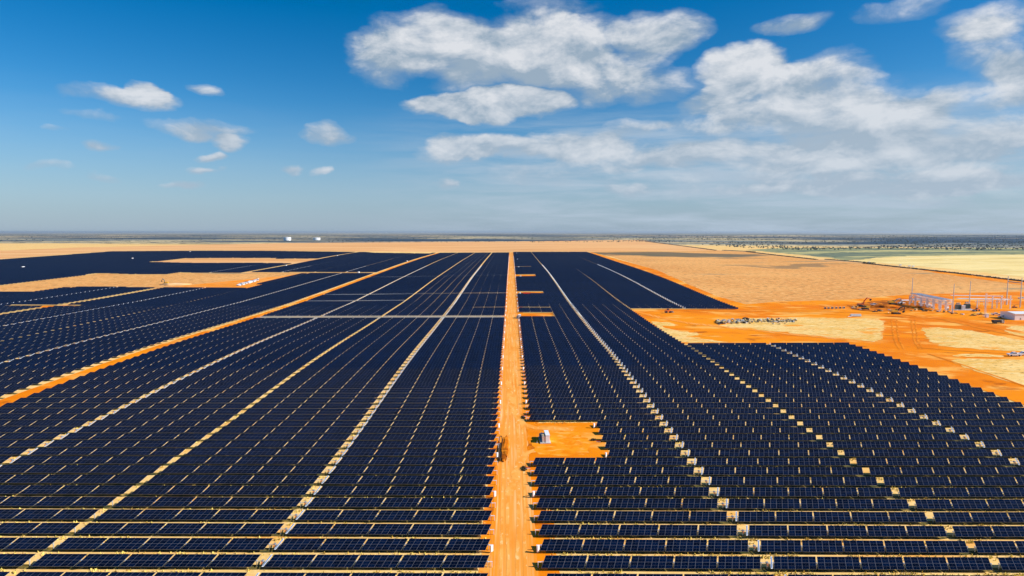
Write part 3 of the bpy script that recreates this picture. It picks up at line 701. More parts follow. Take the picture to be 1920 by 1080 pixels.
# combiner boxes on the row ends along the road
cb0 = MB().box(0, 0, 1.40, .8, .45, 1.8).box(0, 0, 2.33, .9, .55, .06); CBM = tmesh(cb0, 'combiner_box', M['white'])
cbp = MB().box(-.3, .22, .9, .08, .06, 1.9).box(.3, .22, .9, .08, .06, 1.9).box(0, .22, 1.7, .7, .06, .08); CBP = tmesh(cbp, 'post', M['galv'])
kk = {1: 0, -1: 0}
for n in range(1, NROW, 4):
    y = Y0 + PITCH * n
    if y > 2000: break
    for s in (1, -1):
        x = (XRD1 - .9) if s > 0 else (XRD0 + 1.0)
        if s > 0 and any(abs(y - v) < 5 for v in _yn): x = 39.2
        if not (0 < proj(np.array([x]), np.array([y]), np.array([ez(x, y)]))[1][0] < 1095): continue
        kk[s] += 1
        o = link('combiner_box', CBM, None, (x, y - 1.5, ez(x, y)), R(48 + random.uniform(-6, 6)))
        tag(o, f"white combiner box on posts, {ORD(kk[s])} from bottom along {'right' if s > 0 else 'left'} edge of dirt road", 'combiner box', 'combiner boxes along the dirt road')
        if x == 39.2: o['label'] = f"white combiner box by the panel ends at the right of the orange pad"
        if y < 700: link('post', CBP, o)

# ------------------------------------------------------------------ earthworks and small things near the road
def lump(name, w, l, h, m, loc, rz=0, n=14, rough=.3, parent=None, smooth=True):
    bm = bmesh.new(); bmesh.ops.create_uvsphere(bm, u_segments=n * 2, v_segments=n, radius=1)
    sd_ = Vector((random.random() * 50, random.random() * 50, 0))
    from mathutils import noise as mn
    for v in bm.verts:
        q = v.co.copy(); r_ = 1 + rough * mn.fractal(q * 2.2 + sd_, 1, 2, 4)
        v.co = Vector((q.x * w / 2 * r_, q.y * l / 2 * r_, max(-.15, q.z * h * r_)))
    for f in bm.faces: f.smooth = smooth
    me = bpy.data.meshes.new(name); bm.to_mesh(me); bm.free(); me.materials.append(m)
    return link(name, me, parent, loc, rz)
x, y = unproj(947, 838)
o = lump('spoil_heap', 3.4, 33, .5, M['darkearth'], (x, y, ez(x, y) + .08), R(-1), 22, .3); tag(o, 'long brown spoil heap beside the trench on left edge of dirt road', 'spoil heap')
x, y = unproj(939.5, 840)
def trench(x, y, w, l, label, rz=0):
    bm = bmesh.new(); n = 20; top, bot, rim = [], [], []
    for i in range(n):
        a = 2 * math.pi * i / n; k2 = 1 + random.uniform(-.12, .12)
        px2, py2 = math.cos(a) * w / 2 * k2, math.sin(a) * l / 2 * k2
        rim.append(bm.verts.new((px2 * 1.5, py2 * 1.12, .0))); top.append(bm.verts.new((px2 * 1.15, py2 * 1.04, .34))); bot.append(bm.verts.new((px2 * .8, py2 * .95, .06)))
    for i in range(n):
        j = (i + 1) % n; bm.faces.new((rim[i], rim[j], top[j], top[i])); bm.faces.new((top[i], top[j], bot[j], bot[i]))
    bm.faces.new(bot); me = bpy.data.meshes.new('trench'); bm.to_mesh(me); bm.free(); me.materials.append(M['deepsoil'])
    o = link('trench', me, None, (x, y, ez(x, y) + .14), rz); tag(o, label, 'trench'); return o
trench(x - .3, y, 1.5, 30, 'narrow dark cable trench along the left row ends beside the dirt road')
def barrier(px, py, label):
    x, y = unproj(px, py); t = thing('warning_barrier', label, 'barrier', (x, y, ez(x, y) + .12), R(random.uniform(-20, 20)), 'red and white warning barriers')
    MB().box(0, 0, .95, 1.9, .06, .32).build('board', M['red'], t); MB().box(0, .0, .55, 1.9, .05, .22).build('board', M['white'], t)
    for s in (-1, 1): MB().box(s * .8, .06, .5, .08, .08, 1.1).build('leg', M['grey'], t)
barrier(933, 835, 'red and white barrier at the trench on the left edge of the road')
barrier(990, 881, 'red and white barrier at the pit below the orange pad corner')
barrier(985, 783, 'red barrier at the pit above the orange pad corner')
barrier(1122, 831, 'red barrier beside white box at the right end of the orange pad')
def weeds_and_shade(name, x, y, w, l, n, label, cat, m, h=1.0):
    mb = MB()
    for i in range(n):
        a = random.uniform(0, 6.28); r_ = math.sqrt(random.random()); bx_, by_ = math.cos(a) * r_ * w / 2, math.sin(a) * r_ * l / 2
        hh = h * random.uniform(.4, 1); an = random.uniform(0, 6.28); dx, dy = math.cos(an) * .22, math.sin(an) * .22; k0 = len(mb.v)
        tx, ty = random.uniform(-.3, .3), random.uniform(-.3, .3)
        mb.v += [(bx_ - dx, by_ - dy, 0), (bx_ + dx, by_ + dy, 0), (bx_ + tx + dx*.6, by_ + ty + dy*.6, hh), (bx_ + tx - dx*.6, by_ + ty - dy*.6, hh * .8)]
        mb.f.append((k0, k0+1, k0+2, k0+3)); mb.mi.append(0)
    o = mb.build(name, m, None, (x, y, ez(x, y) + .1)); tag(o, label, cat); return o
for (px, py, lab) in [(983, 880, 'dark weedy clump in the pit below the orange pad corner, right of road'), (981, 784, 'dark weedy clump in the pit above the orange pad corner, right of road'),
                      (1113, 826, 'small dark weedy clump at the right end of the near orange pad')]:
    x, y = unproj(px, py); weeds_and_shade('shrub', x, y, 2.2, 4.5 if px < 1000 else 2.0, 80, lab, 'shrub', M['hedge'], .9)
x, y = unproj(1007, 831); o = MB().tube((0, 0, .1), (0, 0, 1.1), .06, .05).tube((0, 0, .1), (0, 0, .2), .3, .2).build('marker_post', M['white'], None, (x, y, ez(x, y) + .12))
tag(o, 'short white marker post just left of the near inverter station', 'marker post')
weeds_and_shade('bush', *unproj(856, 1015), 1.8, 1.6, 120, 'round yellow-green bush in the aisle left of the road near the bottom', 'bush', M['straw'], 1.2)
x0_, y0_ = unproj(1000, 791)
o = weeds_and_shade('dry_grass', 22, y0_ + 1.0, 20, 1.8, 900, 'yellow dry grass strip along the top edge of the near orange pad', 'dry grass', M['straw'], .7); o['kind'] = 'stuff'

# dry grass in the aisles between the nearest rows
def aisle_grass():
    N = 62000
    nr = rng.integers(-1, 34, N); wgt = rng.random(N) < np.clip(1.15 - nr / 36, .2, 1); nr = nr[wgt]; N = len(nr)
    yy = Y0 + PITCH * nr + rng.normal(-3.4, .75, N)
    half = yy * .86; xx = rng.uniform(-1, 1, N) * half
    from mathutils import noise as mn
    cl = np.array([mn.noise(Vector((a * .06, b * .35, 0))) for a, b in zip(xx, yy)])
    keep = (cl > -.12) & ~((xx > XRD0 - 1) & (xx < XRD1 + 2.5)) & (np.abs(xx) < 262) & ((xx > 0) | (rng.random(N) < .55))
    ymn, ymx = min(_yn) - 4.6, max(_yn) + 5
    keep &= ~((xx > 0) & (xx < 42) & (yy > ymn) & (yy < ymx))
    xx, yy = xx[keep], yy[keep]; N = len(xx); zz = elev(xx, yy)
    V = np.empty((N, 6, 3)); h = rng.uniform(.25, .85, N); 
    for k_ in range(2):
        a = rng.uniform(0, np.pi, N); w = rng.uniform(.14, .38, N); dx, dy = np.cos(a) * w, np.sin(a) * w
        V[:, k_*3+0] = np.stack([xx - dx, yy - dy, zz - .02], 1); V[:, k_*3+1] = np.stack([xx + dx, yy + dy, zz - .02], 1)
        V[:, k_*3+2] = np.stack([xx + rng.normal(0, .12, N), yy + rng.normal(0, .12, N), zz + h], 1)
    me = bpy.data.meshes.new('dry_grass'); me.vertices.add(N * 6); me.vertices.foreach_set('co', V.ravel())
    me.loops.add(N * 6); me.loops.foreach_set('vertex_index', np.arange(N * 6, dtype=np.int32)); me.polygons.add(N * 2)
    me.polygons.foreach_set('loop_start', (np.arange(N * 2) * 3).astype(np.int32)); me.polygons.foreach_set('loop_total', np.full(N * 2, 3, np.int32))
    me.materials.append(M['straw']); me.update()
    o = link('dry_grass', me); o['kind'] = 'stuff'; tag(o, 'pale straw grass growing in the aisles between the near tracker rows', 'dry grass')
aisle_grass()

# ------------------------------------------------------------------ machines and vehicles
def excavator(px, py, label, rz=0, col='yellow', arm='dark', s=1.0, boom=(40, -60), grp='excavators on the site'):
    x, y = unproj(px, py); t = thing('excavator', label, 'excavator', (x, y, ez(x, y) + .3), rz, grp); t.scale = (s, s, s)
    for sg in (-1, 1):
        MB().prism([(-2.3, .1), (2.3, .1), (2.6, .55), (2.2, 1.0), (-2.2, 1.0), (-2.6, .55)], sg * 1.35 - .32, sg * 1.35 + .32, axis='x').build('track', M['dark'], t).rotation_euler = (0, 0, R(90))
    MB().tube((0, 0, .8), (0, 0, 1.25), .9, n=12).build('turntable', M['grey'], t)
    b = MB().box(-1.2, 0, 1.95, 3.6, 2.6, 1.35); b.prism([(-3.9, 1.3), (-2.9, 1.2), (-2.9, 2.6), (-3.7, 2.5)], -1.25, 1.25, axis='y'); b.build('body', M[col], t)
    cab_ = MB().box(.35, .85, 2.35, 1.5, .95, 1.9, taper=.9).build('cab', M[col], t)
    MB().box(.40, .85, 2.62, 1.52, 1.0, 1.0, taper=.92).build('window', M['glass'], cab_)
    a0 = Vector((.6, -.3, 1.8)); b1, b2 = R(boom[0]), R(boom[1])
    a1 = a0 + Vector((math.cos(b1 + .35), 0, math.sin(b1 + .35))) * 3.0; a2 = a1 + Vector((math.cos(b1 - .3), 0, math.sin(b1 - .3))) * 3.4
    a3 = a2 + Vector((math.cos(b2), 0, math.sin(b2))) * 3.1
    MB().tube(a0, a1, .38, .42, 6).tube(a1, a2, .42, .28, 6).build('boom', M[arm], t)
    MB().tube(a2, a3, .30, .2, 6).tube(a1 + Vector((0, 0, .4)), a2 + Vector((-.2, 0, .5)), .1, n=5).build('stick', M[arm], t)
    MB().prism([(a3.x, a3.z + .2), (a3.x + .3, a3.z - .7), (a3.x - .5, a3.z - 1.4), (a3.x - 1.2, a3.z - 1.0), (a3.x - .7, a3.z - .5)], -.9, .3, axis='y').build('bucket', M['dark'], t)
    return t
excavator(1680, 589, 'dark armed excavator in front of the dirt heap, nearest excavator to the substation road', 0, 'yellow', 'dark', 1.6, (35, -95))
excavator(1674, 571, 'yellow excavator with black boom behind the dark earth beside the white truck', 0, 'yellow', 'grey', 1.55, (25, -70))
excavator(1622, 580, 'yellow excavator at the left end of the dark earth', R(180), 'yellow', 'dark', 1.35, (15, -60))
excavator(1617, 575.5, 'excavator with raised red arm left of the silver pickup', 0, 'orangepaint', 'red', 1.5, (62, -15))
excavator(310, 533, 'yellow excavator with raised dark arm on the tan clearing at left', R(180), 'yellow', 'teal', 1.25, (62, -60))
excavator(1827, 592, 'yellow compact excavator left of the lattice mast', R(20), 'yellow', 'yellow', .75, (10, -70))
def pickup(px, py, label, rz=0, col='white', s=1.0, grp='cars and pickups on the site'):
    x, y = unproj(px, py); t = thing('pickup', label, 'pickup', (x, y, ez(x, y) + .3), rz, grp); t.scale = (s,) * 3
    b = MB().prism([(-2.9, .5), (2.7, .5), (2.9, .8), (2.8, 1.15), (1.3, 1.28), (-.9, 1.3), (-.95, 1.12), (-2.85, 1.12)], -.98, .98, axis='y')
    b.box(-1.9, .93, 1.22, 1.9, .1, .25); b.box(-1.9, -.93, 1.22, 1.9, .1, .25); b.box(-2.86, 0, 1.2, .1, 1.9, .25); b.build('body', M[col], t)
    c = MB().prism([(-.9, 1.28), (1.35, 1.28), (.65, 1.95), (-.7, 1.98)], -.82, .82, axis='y').build('cab', M[col], t)
    MB().prism([(-.78, 1.36), (1.18, 1.36), (.6, 1.86), (-.62, 1.88)], -.85, .85, axis='y').build('window', M['glass'], c)
    for wx in (-1.8, 1.8):
        for wy in (-.9, .9): MB().tube((wx, wy - .13, .42), (wx, wy + .13, .42), .42, n=12).build('wheel', M['dark'], t)
    return t
pickup(1901, 668.5, 'white pickup on the track at the right edge, left one of the two', R(176), 'white', 1.5)
pickup(1919, 667.5, 'white pickup cut by the right photo edge behind another white pickup', R(172), 'white', 1.5)
pickup(1639, 573, 'silver pickup parked right of the raised red excavator arm', R(5), 'galv', 1.5)
pickup(1867, 591.5, 'white pickup parked left of the silver car near the white building', R(-12), 'white', 1.5)
pickup(1880, 596.5, 'silver white pickup nearest the black truck by the building', R(-8), 'galv', 1.45)
pickup(1690, 570, 'white pickup behind the dark earth heap beside the yellow excavator', R(10), 'white', 1.5)
pickup(1897, 590.5, 'dark pickup beside the white building wall', R(4), 'dark', 1.1)
pickup(1916, 561, 'white pickup behind the H shaped pole at right edge', R(0), 'white', 1.5)
def truck(px, py, label, rz, cabc, bodyc, s=1.0):
    x, y = unproj(px, py); t = thing('truck', label, 'truck', (x, y, ez(x, y) + .3), rz, 'trucks on the site'); t.scale = (s,) * 3
    MB().box(0, 0, .85, 9.0, .9, .3).build('chassis', M['dark'], t)
    MB().prism([(-4.4, 1.1), (2.0, 1.1), (2.2, 2.9), (-4.8, 2.9)], -1.25, 1.25, axis='y').build('cargo_bed', M[bodyc], t)
    c = MB().prism([(2.5, .8), (4.6, .8), (4.6, 1.9), (4.2, 2.9), (2.5, 2.9)], -1.15, 1.15, axis='y').build('cab', M[cabc], t)
    MB().prism([(3.3, 1.95), (4.63, 1.95), (4.3, 2.7), (3.3, 2.7)], -1.18, 1.18, axis='y').build('window', M['glass'], c)
    for wx in (-3.4, -2.1, 3.5):
        for wy in (-1.05, 1.05): MB().tube((wx, wy - .18, .52), (wx, wy + .18, .52), .52, n=12).build('wheel', M['dark'], t)
truck(1871, 607, 'black dump truck with pale cab in front of the substation cars', R(0), 'concrete', 'dark', 1.2)
truck(988, 553.2, 'small red truck beside the white inverter station right of the road', R(0), 'red', 'red', 1.1)
truck(1812, 577.5, 'blue grey truck between the transformers and the orange machine', R(10), 'bluebox', 'grey', 1.0)
def tractor(px, py, label, rz, col, s=1.0, name='wheel_loader', cat='wheel loader'):
    x, y = unproj(px, py); t = thing(name, label, cat, (x, y, ez(x, y) + .3), rz); t.scale = (s,) * 3
    MB().prism([(-2.6, .9), (.3, .9), (.6, 2.0), (-2.5, 1.9)], -.8, .8, axis='y').box(1.2, 0, 1.1, 1.8, 1.0, .6).build('body', M[col], t)
    c = MB().box(-.3, 0, 2.4, 1.3, 1.3, 1.3, taper=.9).build('cab', M[col], t); MB().box(-.3, 0, 2.5, 1.33, 1.33, .8, taper=.92).build('window', M['glass'], c)
    for wx in (-1.7, 1.4):
        for wy in (-1.0, 1.0): MB().tube((wx, wy - .3, .75), (wx, wy + .3, .75), .75, n=14).build('wheel', M['dark'], t)
    for wy in (-.5, .5): MB().tube((.8, wy, 1.6), (3.0, wy, 1.0), .14, n=5).build('lift_arm', M[col], t)
    MB().prism([(2.9, .3), (3.9, .3), (3.2, 1.4), (2.9, 1.4)], -1.2, 1.2, axis='y').build('bucket', M['grey'], t)
tractor(1253, 587, 'orange and black loader working below the far right block', R(10), 'orangepaint', 1.5)
tractor(1831, 584, 'orange loader in front of the silver substation frames', R(200), 'orangepaint', 1.4)
tractor(1838, 590.5, 'black and yellow loader left of the lattice mast foot', R(180), 'yellow', .8)
tractor(1902, 577.5, 'small brown loader between the H shaped pole feet', R(0), 'orangepaint', .9)

# long pale loads, pipes, culverts, reels
def loads(px, py, w, n, label, rz=0, m='white', r_=.5):
    x, y = unproj(px, py); mb = MB()
    for i in range(n):
        for j in range(n - i): mb.tube((-w/2, (j + i * .5) * r_ * 2, r_ + i * r_ * 1.75), (w/2, (j + i * .5) * r_ * 2, r_ + i * r_ * 1.75), r_, n=8)
    o = mb.build('pipe_stack', M[m], None, (x, y, ez(x, y) + .3), rz); tag(o, label, 'pipe stack')
loads(1605, 594, 11.5, 3, 'stack of pale pipes lying alone above the dry grass patch', 0, 'galv', .5)
loads(1719, 564, 9, 3, 'white pipe stack between the left pole and silver frames', 0, 'white', .5)
loads(1697, 564.5, 10, 2, 'low white pipe stack left of the leftmost tall pole', 0, 'white', .4)
loads(1593, 594.8, 3.5, 1, 'single short white pipe left of the pale pipe stack', 0, 'white', .35)
x, y = unproj(1546, 579)
for i, q in enumerate([1547, 1553.5, 1560.5, 1568, 1575, 1582]):
    x, y = unproj(q, 579.5 - i * .15)
    t = MB(); t.box(0, 0, 1.0, 1.7, 2.3, 2.0); o = t.build('culvert_block', M['concrete'] if i % 2 else M['grey'], None, (x, y, ez(x, y) + .3), R(random.uniform(-8, 8)))
    link('opening', tmesh(MB().box(0, -1.16, 1.0, 1.2, .06, 1.5), 'opening', M['dark']), o)
    tag(o, f"{'pale' if i % 2 else 'grey'} culvert block, {['leftmost','second from left','third from left','third from right','second from right','rightmost'][i]} in the row of six", 'culvert block', 'culvert blocks in a row')
for (px, py, lab, s) in [(1717, 583, 'timber cable reel on the dark earth right of the excavators', 1.3), (1600, 577, 'small cable reel left of the raised red arm', .9), (1607, 576.3, 'dark cable reel just left of the raised red arm', .9)]:
    x, y = unproj(px, py); t = thing('cable_reel', lab, 'cable reel', (x, y, ez(x, y) + .3), R(20)); t.scale = (s,) * 3
    MB().tube((0, -.7, 1.1), (0, .7, 1.1), .6, n=14).build('drum', M['dark'], t)
    for q in (-.75, .75): MB().tube((0, q - .07, 1.1), (0, q + .07, 1.1), 1.1, n=18).build('flange', M['wood'], t)
x, y = unproj(1655, 576); o = lump('spoil_heap', 42, 16, 2.6, M['darkearth'], (x, y, ez(x, y) + .2), 0, 18, .5); tag(o, 'broad low brown heap of earth among the excavators', 'spoil heap')
x, y = unproj(1722, 577.5); o = lump('spoil_heap', 26, 9, 1.6, M['darkearth'], (x, y, ez(x, y) + .2), 0, 14, .5); tag(o, 'low brown heap between excavators and silver frames', 'spoil heap')
x, y = unproj(330, 534); o = lump('gravel_heap', 46, 22, 2.4, M['paleroad'], (x, y, ez(x, y) + .1), R(18), 16, .3); tag(o, 'long pale gravel heap behind the excavator on the left clearing', 'gravel heap')
def pallet_heap():
    mb = MB()
    for i in range(260):
        u = random.random(); px = 1344 + 148 * u; py = 606 - 2.0 * math.sin(u * 3) + random.gauss(0, 1.9) - u * 2.5
        x, y = unproj(px, py); s = random.uniform(.6, 1.6) * (1.3 if u < .4 else .9); m = random.choices([0, 1, 2], [5, 3, 3])[0]
        mb.box(x, y, ez(x, y) + .25 + s * .4, s * 1.5, s * 1.3, s * .9, m, random.uniform(-.4, .4), random.uniform(-.4, .4), random.uniform(0, 3))
    o = mb.build('timber_debris', [M['wood'], M['concrete'], M['dark']]); o['kind'] = 'stuff'; tag(o, 'long heap of broken pallets and crates on the dry grass', 'debris')
    mb = MB()
    for i in range(120):
        px, py = random.uniform(446, 484), 0; py = 535 - (px - 446) * .25 + random.gauss(0, 1.0)
        x, y = unproj(px, py); mb.box(x, y, ez(x, y) + .8, random.uniform(2, 5), random.uniform(1, 3), random.uniform(.6, 1.6), random.choice([0, 0, 1]), 0, 0, random.uniform(0, 3))
    o = mb.build('packaging_debris', [M['white'], M['bluebox']]); o['kind'] = 'stuff'; tag(o, 'white and blue packaging strewn on the tan clearing at left', 'debris')
    mb = MB()
    for i in range(60):
        px = random.uniform(1596, 1850); py = np.interp(px, [1596, 1640, 1745, 1800, 1850], [577, 584, 583, 588, 592]) + random.gauss(0, 1.6)
        x, y = unproj(px, py); s = random.uniform(.5, 1.5)
        mb.box(x, y, ez(x, y) + .3 + s * .3, s * 2, s, s * .8, random.choice([0, 1, 2, 2]), 0, 0, random.uniform(0, 3))
    o = mb.build('site_debris', [M['wood'], M['white'], M['dark']]); o['kind'] = 'stuff'; tag(o, 'scattered building material in front of the substation', 'debris')
pallet_heap()

# ------------------------------------------------------------------ substation
SX, SY = unproj(1782, 583); GZ = ez(SX, SY) + .25
def pole(px, py, ptop, label, r0=.62, grp='tall steel poles at the substation'):
    x, y = unproj(px, py); z = ez(x, y); h = 5
    for _ in range(30):
        p = proj(np.array([x]), np.array([y]), np.array([z + h]))[1][0]; h += (p - ptop) * .4
    t = thing('steel_pole', label, 'pole', (x, y, z), 0, grp)
    MB().tube((0, 0, 0), (0, 0, h), r0, r0 * .5, 10).build('shaft', M['galv'], t); MB().tube((0, 0, .1), (0, 0, .7), 1.1, n=12).build('footing', M['concrete'], t)
    return x, y, z, h
pole(1709, 568, 521, 'leftmost tall steel pole, standing left of the silver frames')
pole(1786, 586.5, 532, 'nearest tall steel pole in front of the silver frames')
pole(1817, 577.5, 527, 'tall steel pole just right of the green transformers')
xa, ya = unproj(1887, 572); xb, yb = unproj(1912.5, 576.5); za, zb = ez(xa, ya), ez(xb, yb)
t = thing('h_frame_pole', 'H shaped double pole with crossbeam at the right edge', 'pole', (xa, ya, za))
MB().tube((0, 0, 0), (0, 0, 36), .75, .42, 10).build('shaft', M['galv'], t)
MB().tube((xb - xa, yb - ya, zb - za), (xb - xa, yb - ya, zb - za + 36), .75, .42, 10).build('shaft', M['galv'], t)
MB().box((xb - xa) / 2, (yb - ya) / 2, 29.3, math.hypot(xb - xa, yb - ya), .7, 1.0, rz=math.atan2(yb - ya, xb - xa)).build('crossbeam', M['grey'], t)

def lattice(mb, a, b, w, n, r_=.09, mi=0):
    """square lattice member from a to b"""
    a, b = Vector(a), Vector(b); d = (b - a).normalized(); u = (Vector((0, 1, 0)) if abs(d.y) < .9 else Vector((1, 0, 0))); u = (u - d * u.dot(d)).normalized(); v = d.cross(u)
    cs = [u * w/2 + v * w/2, u * w/2 - v * w/2, -u * w/2 - v * w/2, -u * w/2 + v * w/2]
    for c in cs: mb.tube(a + c, b + c, r_, n=4, mi=mi)
    for i in range(n):
        p, q = a.lerp(b, i / n), a.lerp(b, (i + 1) / n)
        for k_ in range(4): mb.tube(p + cs[k_], q + cs[(k_ + 1) % 4], r_ * .6, n=3, mi=mi)
def insul(mb, x, y, z, h, mi=0):
    mb.tube((x, y, z), (x, y, z + h), .10, n=6, mi=mi)
    for i in range(4): mb.tube((x, y, z + h * (i + .5) / 4 - .06), (x, y, z + h * (i + .5) / 4 + .06), .26, .2, 8, mi)
ORDN = ['nearest', 'second nearest', 'third nearest', 'fourth nearest', 'fifth nearest', 'farthest']
for i in range(6):
    yy = SY + 1 + i * 11.5; t = thing('steel_gantry', f"{ORDN[i]} silver gantry of the left row in the substation", 'gantry', (SX, yy, ez(SX, yy) + .25), 0, 'silver gantries in the left row')
    for sx in (-11, -4.5, 2.5):
        m_ = MB(); lattice(m_, (sx, 0, 0), (sx, 0, 10.4), 1.0, 6, .19); m_.build('column', M['white'], t)
    m_ = MB(); lattice(m_, (-11.8, 0, 10.6), (3.2, 0, 10.6), 1.1, 9, .22); lattice(m_, (-11, 0, 7.2), (2.5, 0, 7.2), .8, 7, .18); m_.build('beam', M['white'], t)
    m_ = MB()
    for sx in (-9.5, -7.8, -6.1, -3.0, -1.2, .6): insul(m_, sx, 0, 11.0, 1.4)
    m_.build('insulator', M['white'], t)
t = thing('bus_bars', 'long white bus bars laid along the left row of gantries', 'bus bars', (SX, SY, ez(SX, SY)))
for sx in (-9.5, -7.8, -6.1, -3.0, -1.2, .6): MB().tube((sx, -1, 12.9), (sx, 60, 14.6), .52, n=6).build('bus_bar', M['white'], t)
for sx in (-11, -4.5, 2.5): MB().tube((sx, -1, 8.2), (sx, 60, 9.6), .25, n=6).build('bus_bar', M['white'], t)
for i in range(9):
    yy = SY + 4 + i * 6.3; xx = SX + random.choice([-6.5, -1.0, 3.4]); t = thing('circuit_breaker', f"{['first','second','third','fourth','fifth','sixth','seventh','eighth','ninth'][i]} white circuit breaker from the front under the left gantries", 'circuit breaker', (xx, yy, ez(xx, yy) + .25), 0, 'circuit breakers under the gantries')
    MB().box(0, 0, .7, 2.4, 1.3, 1.4).box(-.9, -.5, 1.9, .15, .15, 1.2).box(.9, .5, 1.9, .15, .15, 1.2).build('stand', M['grey'], t)
    MB().tube((-1.6, 0, 2.8), (1.6, 0, 2.8), .55, n=10).build('tank', M['white'], t)
    m_ = MB()
    for q in (-1.1, 0, 1.1): insul(m_, q, 0, 3.2, 2.0)
    m_.build('bushing', M['white'], t)
def transformer(px, py, label):
    x, y = unproj(px, py); t = thing('power_transformer', label, 'transformer', (x, y, ez(x, y) + .3), 0, 'large green transformers')
    MB().box(0, 0, .3, 7, 6, .6).build('plinth', M['concrete'], t); MB().box(0, 0, 3.4, 4.6, 3.2, 5.4).build('tank', M['teal'], t)
    m_ = MB()
    for k_ in range(9):
        for sg in (-1, 1): m_.box(-2.1 + k_ * .52, sg * 2.3, 3.3, .12, 1.2, 4.4)
    m_.build('radiator', M['teal'], t); MB().tube((-2.2, .6, 7.4), (1.6, .6, 7.4), .6, n=10).build('conservator', M['teal'], t)
    m_ = MB()
    for q in (-1.5, 0, 1.5): insul(m_, q, -.8, 6.1, 2.4)
    m_.build('bushing', M['white'], t)
transformer(1796.5, 581, 'left one of two green transformers behind the nearest tall pole')
transformer(1813, 579.5, 'right one of two green transformers beside the white cabinet')
x, y = unproj(1805, 581.5); t = thing('control_cabinet', 'white control cabinet standing between the two green transformers', 'cabinet', (x, y, ez(x, y) + .3))
MB().box(0, 0, 2.6, 4.2, 2.4, 5.2).box(0, 0, 5.28, 4.5, 2.7, .15).build('housing', M['white'], t); MB().box(-1.0, -1.22, 2.5, 1.6, .06, 4.4).build('door', M['galv'], t); MB().box(1.0, -1.22, 2.5, 1.6, .06, 4.4).build('door', M['galv'], t)
o = MB().box(0, 0, .15, 26, 8, .3).build('concrete_slab', M['concrete'], None, (x + 1, y, ez(x, y) + .25)); tag(o, 'pale concrete slab under the transformers', 'slab')
BX = [(1832, 578), (1847, 578), (1860, 579), (1869, 578), (1877, 579.3), (1893.5, 579.8)]
for i, (px, py) in enumerate(BX):
    x, y = unproj(px, py); t = thing('bus_support', f"white T shaped bus support, {['leftmost','second','third','fourth','fifth','rightmost'][i]} of six behind the lattice mast", 'bus support', (x, y, ez(x, y) + .2), 0, 'T shaped bus supports')
    h = [10, 11, 15.5, 10, 16, 16][i]; m_ = MB(); lattice(m_, (0, 0, 0), (0, 0, h), .7, 6, .17); m_.build('column', M['white'], t)
    MB().box(0, 0, h * .72, 5.5, .35, .35).build('crossarm', M['white'], t)
    m_ = MB(); [insul(m_, q, 0, h * .72 + .2, 1.5) for q in (-2.4, 0, 2.4)]; m_.build('insulator', M['white'], t)
xa, ya = unproj(1798, 577); xb, yb = unproj(1897, 579); zz_ = ez(xa, ya)
t = thing('bus_bars', 'long white bus bars stretching right across the T shaped supports', 'bus bars', (xa, ya, zz_))
for dy, hh in ((0, 10.8), (2.4, 10.8), (4.8, 10.9), (14, 13.4), (16.5, 13.4)): MB().tube((0, dy, hh), (xb - xa, yb - ya + dy, hh + ez(xb, yb) - zz_), .42, n=6).build('bus_bar', M['white'], t)
for i, (px, py) in enumerate([(1840, 573), (1856, 572.5), (1872, 572), (1885, 571.5)]):
    x, y = unproj(px, py); t = thing('disconnect_switch', f"{['leftmost','second','third','rightmost'][i]} white switch frame of four in back of the substation", 'switch frame', (x, y, ez(x, y) + .2), 0, 'switch frames')
    for sx in (-2.6, 2.6): MB().box(sx, 0, 2.3, .3, .3, 4.6).build('leg', M['white'], t)
    MB().box(0, 0, 4.7, 6.4, .8, .35).build('frame_beam', M['bluebox'] if i % 2 == 0 else M['white'], t); m_ = MB(); [insul(m_, q, 0, 4.9, 1.8) for q in (-2.5, -1.2, 0, 1.2, 2.5)]; m_.build('insulator', M['white'], t)
x, y = unproj(1847, 593); t = thing('lattice_mast', 'slender white lattice mast standing by a white cabinet', 'mast', (x, y, ez(x, y) + .2))
m_ = MB(); lattice(m_, (0, 0, 0), (0, 0, 25), 1.3, 16, .09); m_.build('mast_frame', M['white'], t); MB().box(0, 0, 17.5, 2.6, .4, .5).build('antenna', M['white'], t)
x, y = unproj(1850, 595.5); o = MB().box(0, 0, 1.9, 2.6, 2.2, 3.8).box(0, 0, 3.86, 2.8, 2.4, .12).build('equipment_cabinet', M['white'], None, (x, y, ez(x, y) + .2)); tag(o, 'white equipment cabinet at the foot of the lattice mast', 'cabinet')
x, y = unproj(1902.5, 600.5); t = thing('site_building', 'long white flat sided building cut by the right photo edge', 'building', (x, y, ez(x, y) + .1))
MB().box(22, 10, 3.2, 44, 20, 6.6).build('wall', M['white'], t)
MB().prism([(-.6, 6.45), (20.6, 6.45), (20.6, 6.7), (10, 8.0), (-.6, 6.7)], -.6, 44.6, axis='x').build('roof', M['white'], t)
MB().box(6, -.04, 1.3, 1.2, .08, 2.3).build('door', M['grey'], t); MB().box(20, -.04, 2.2, 4, .08, 4).build('door', M['grey'], t)

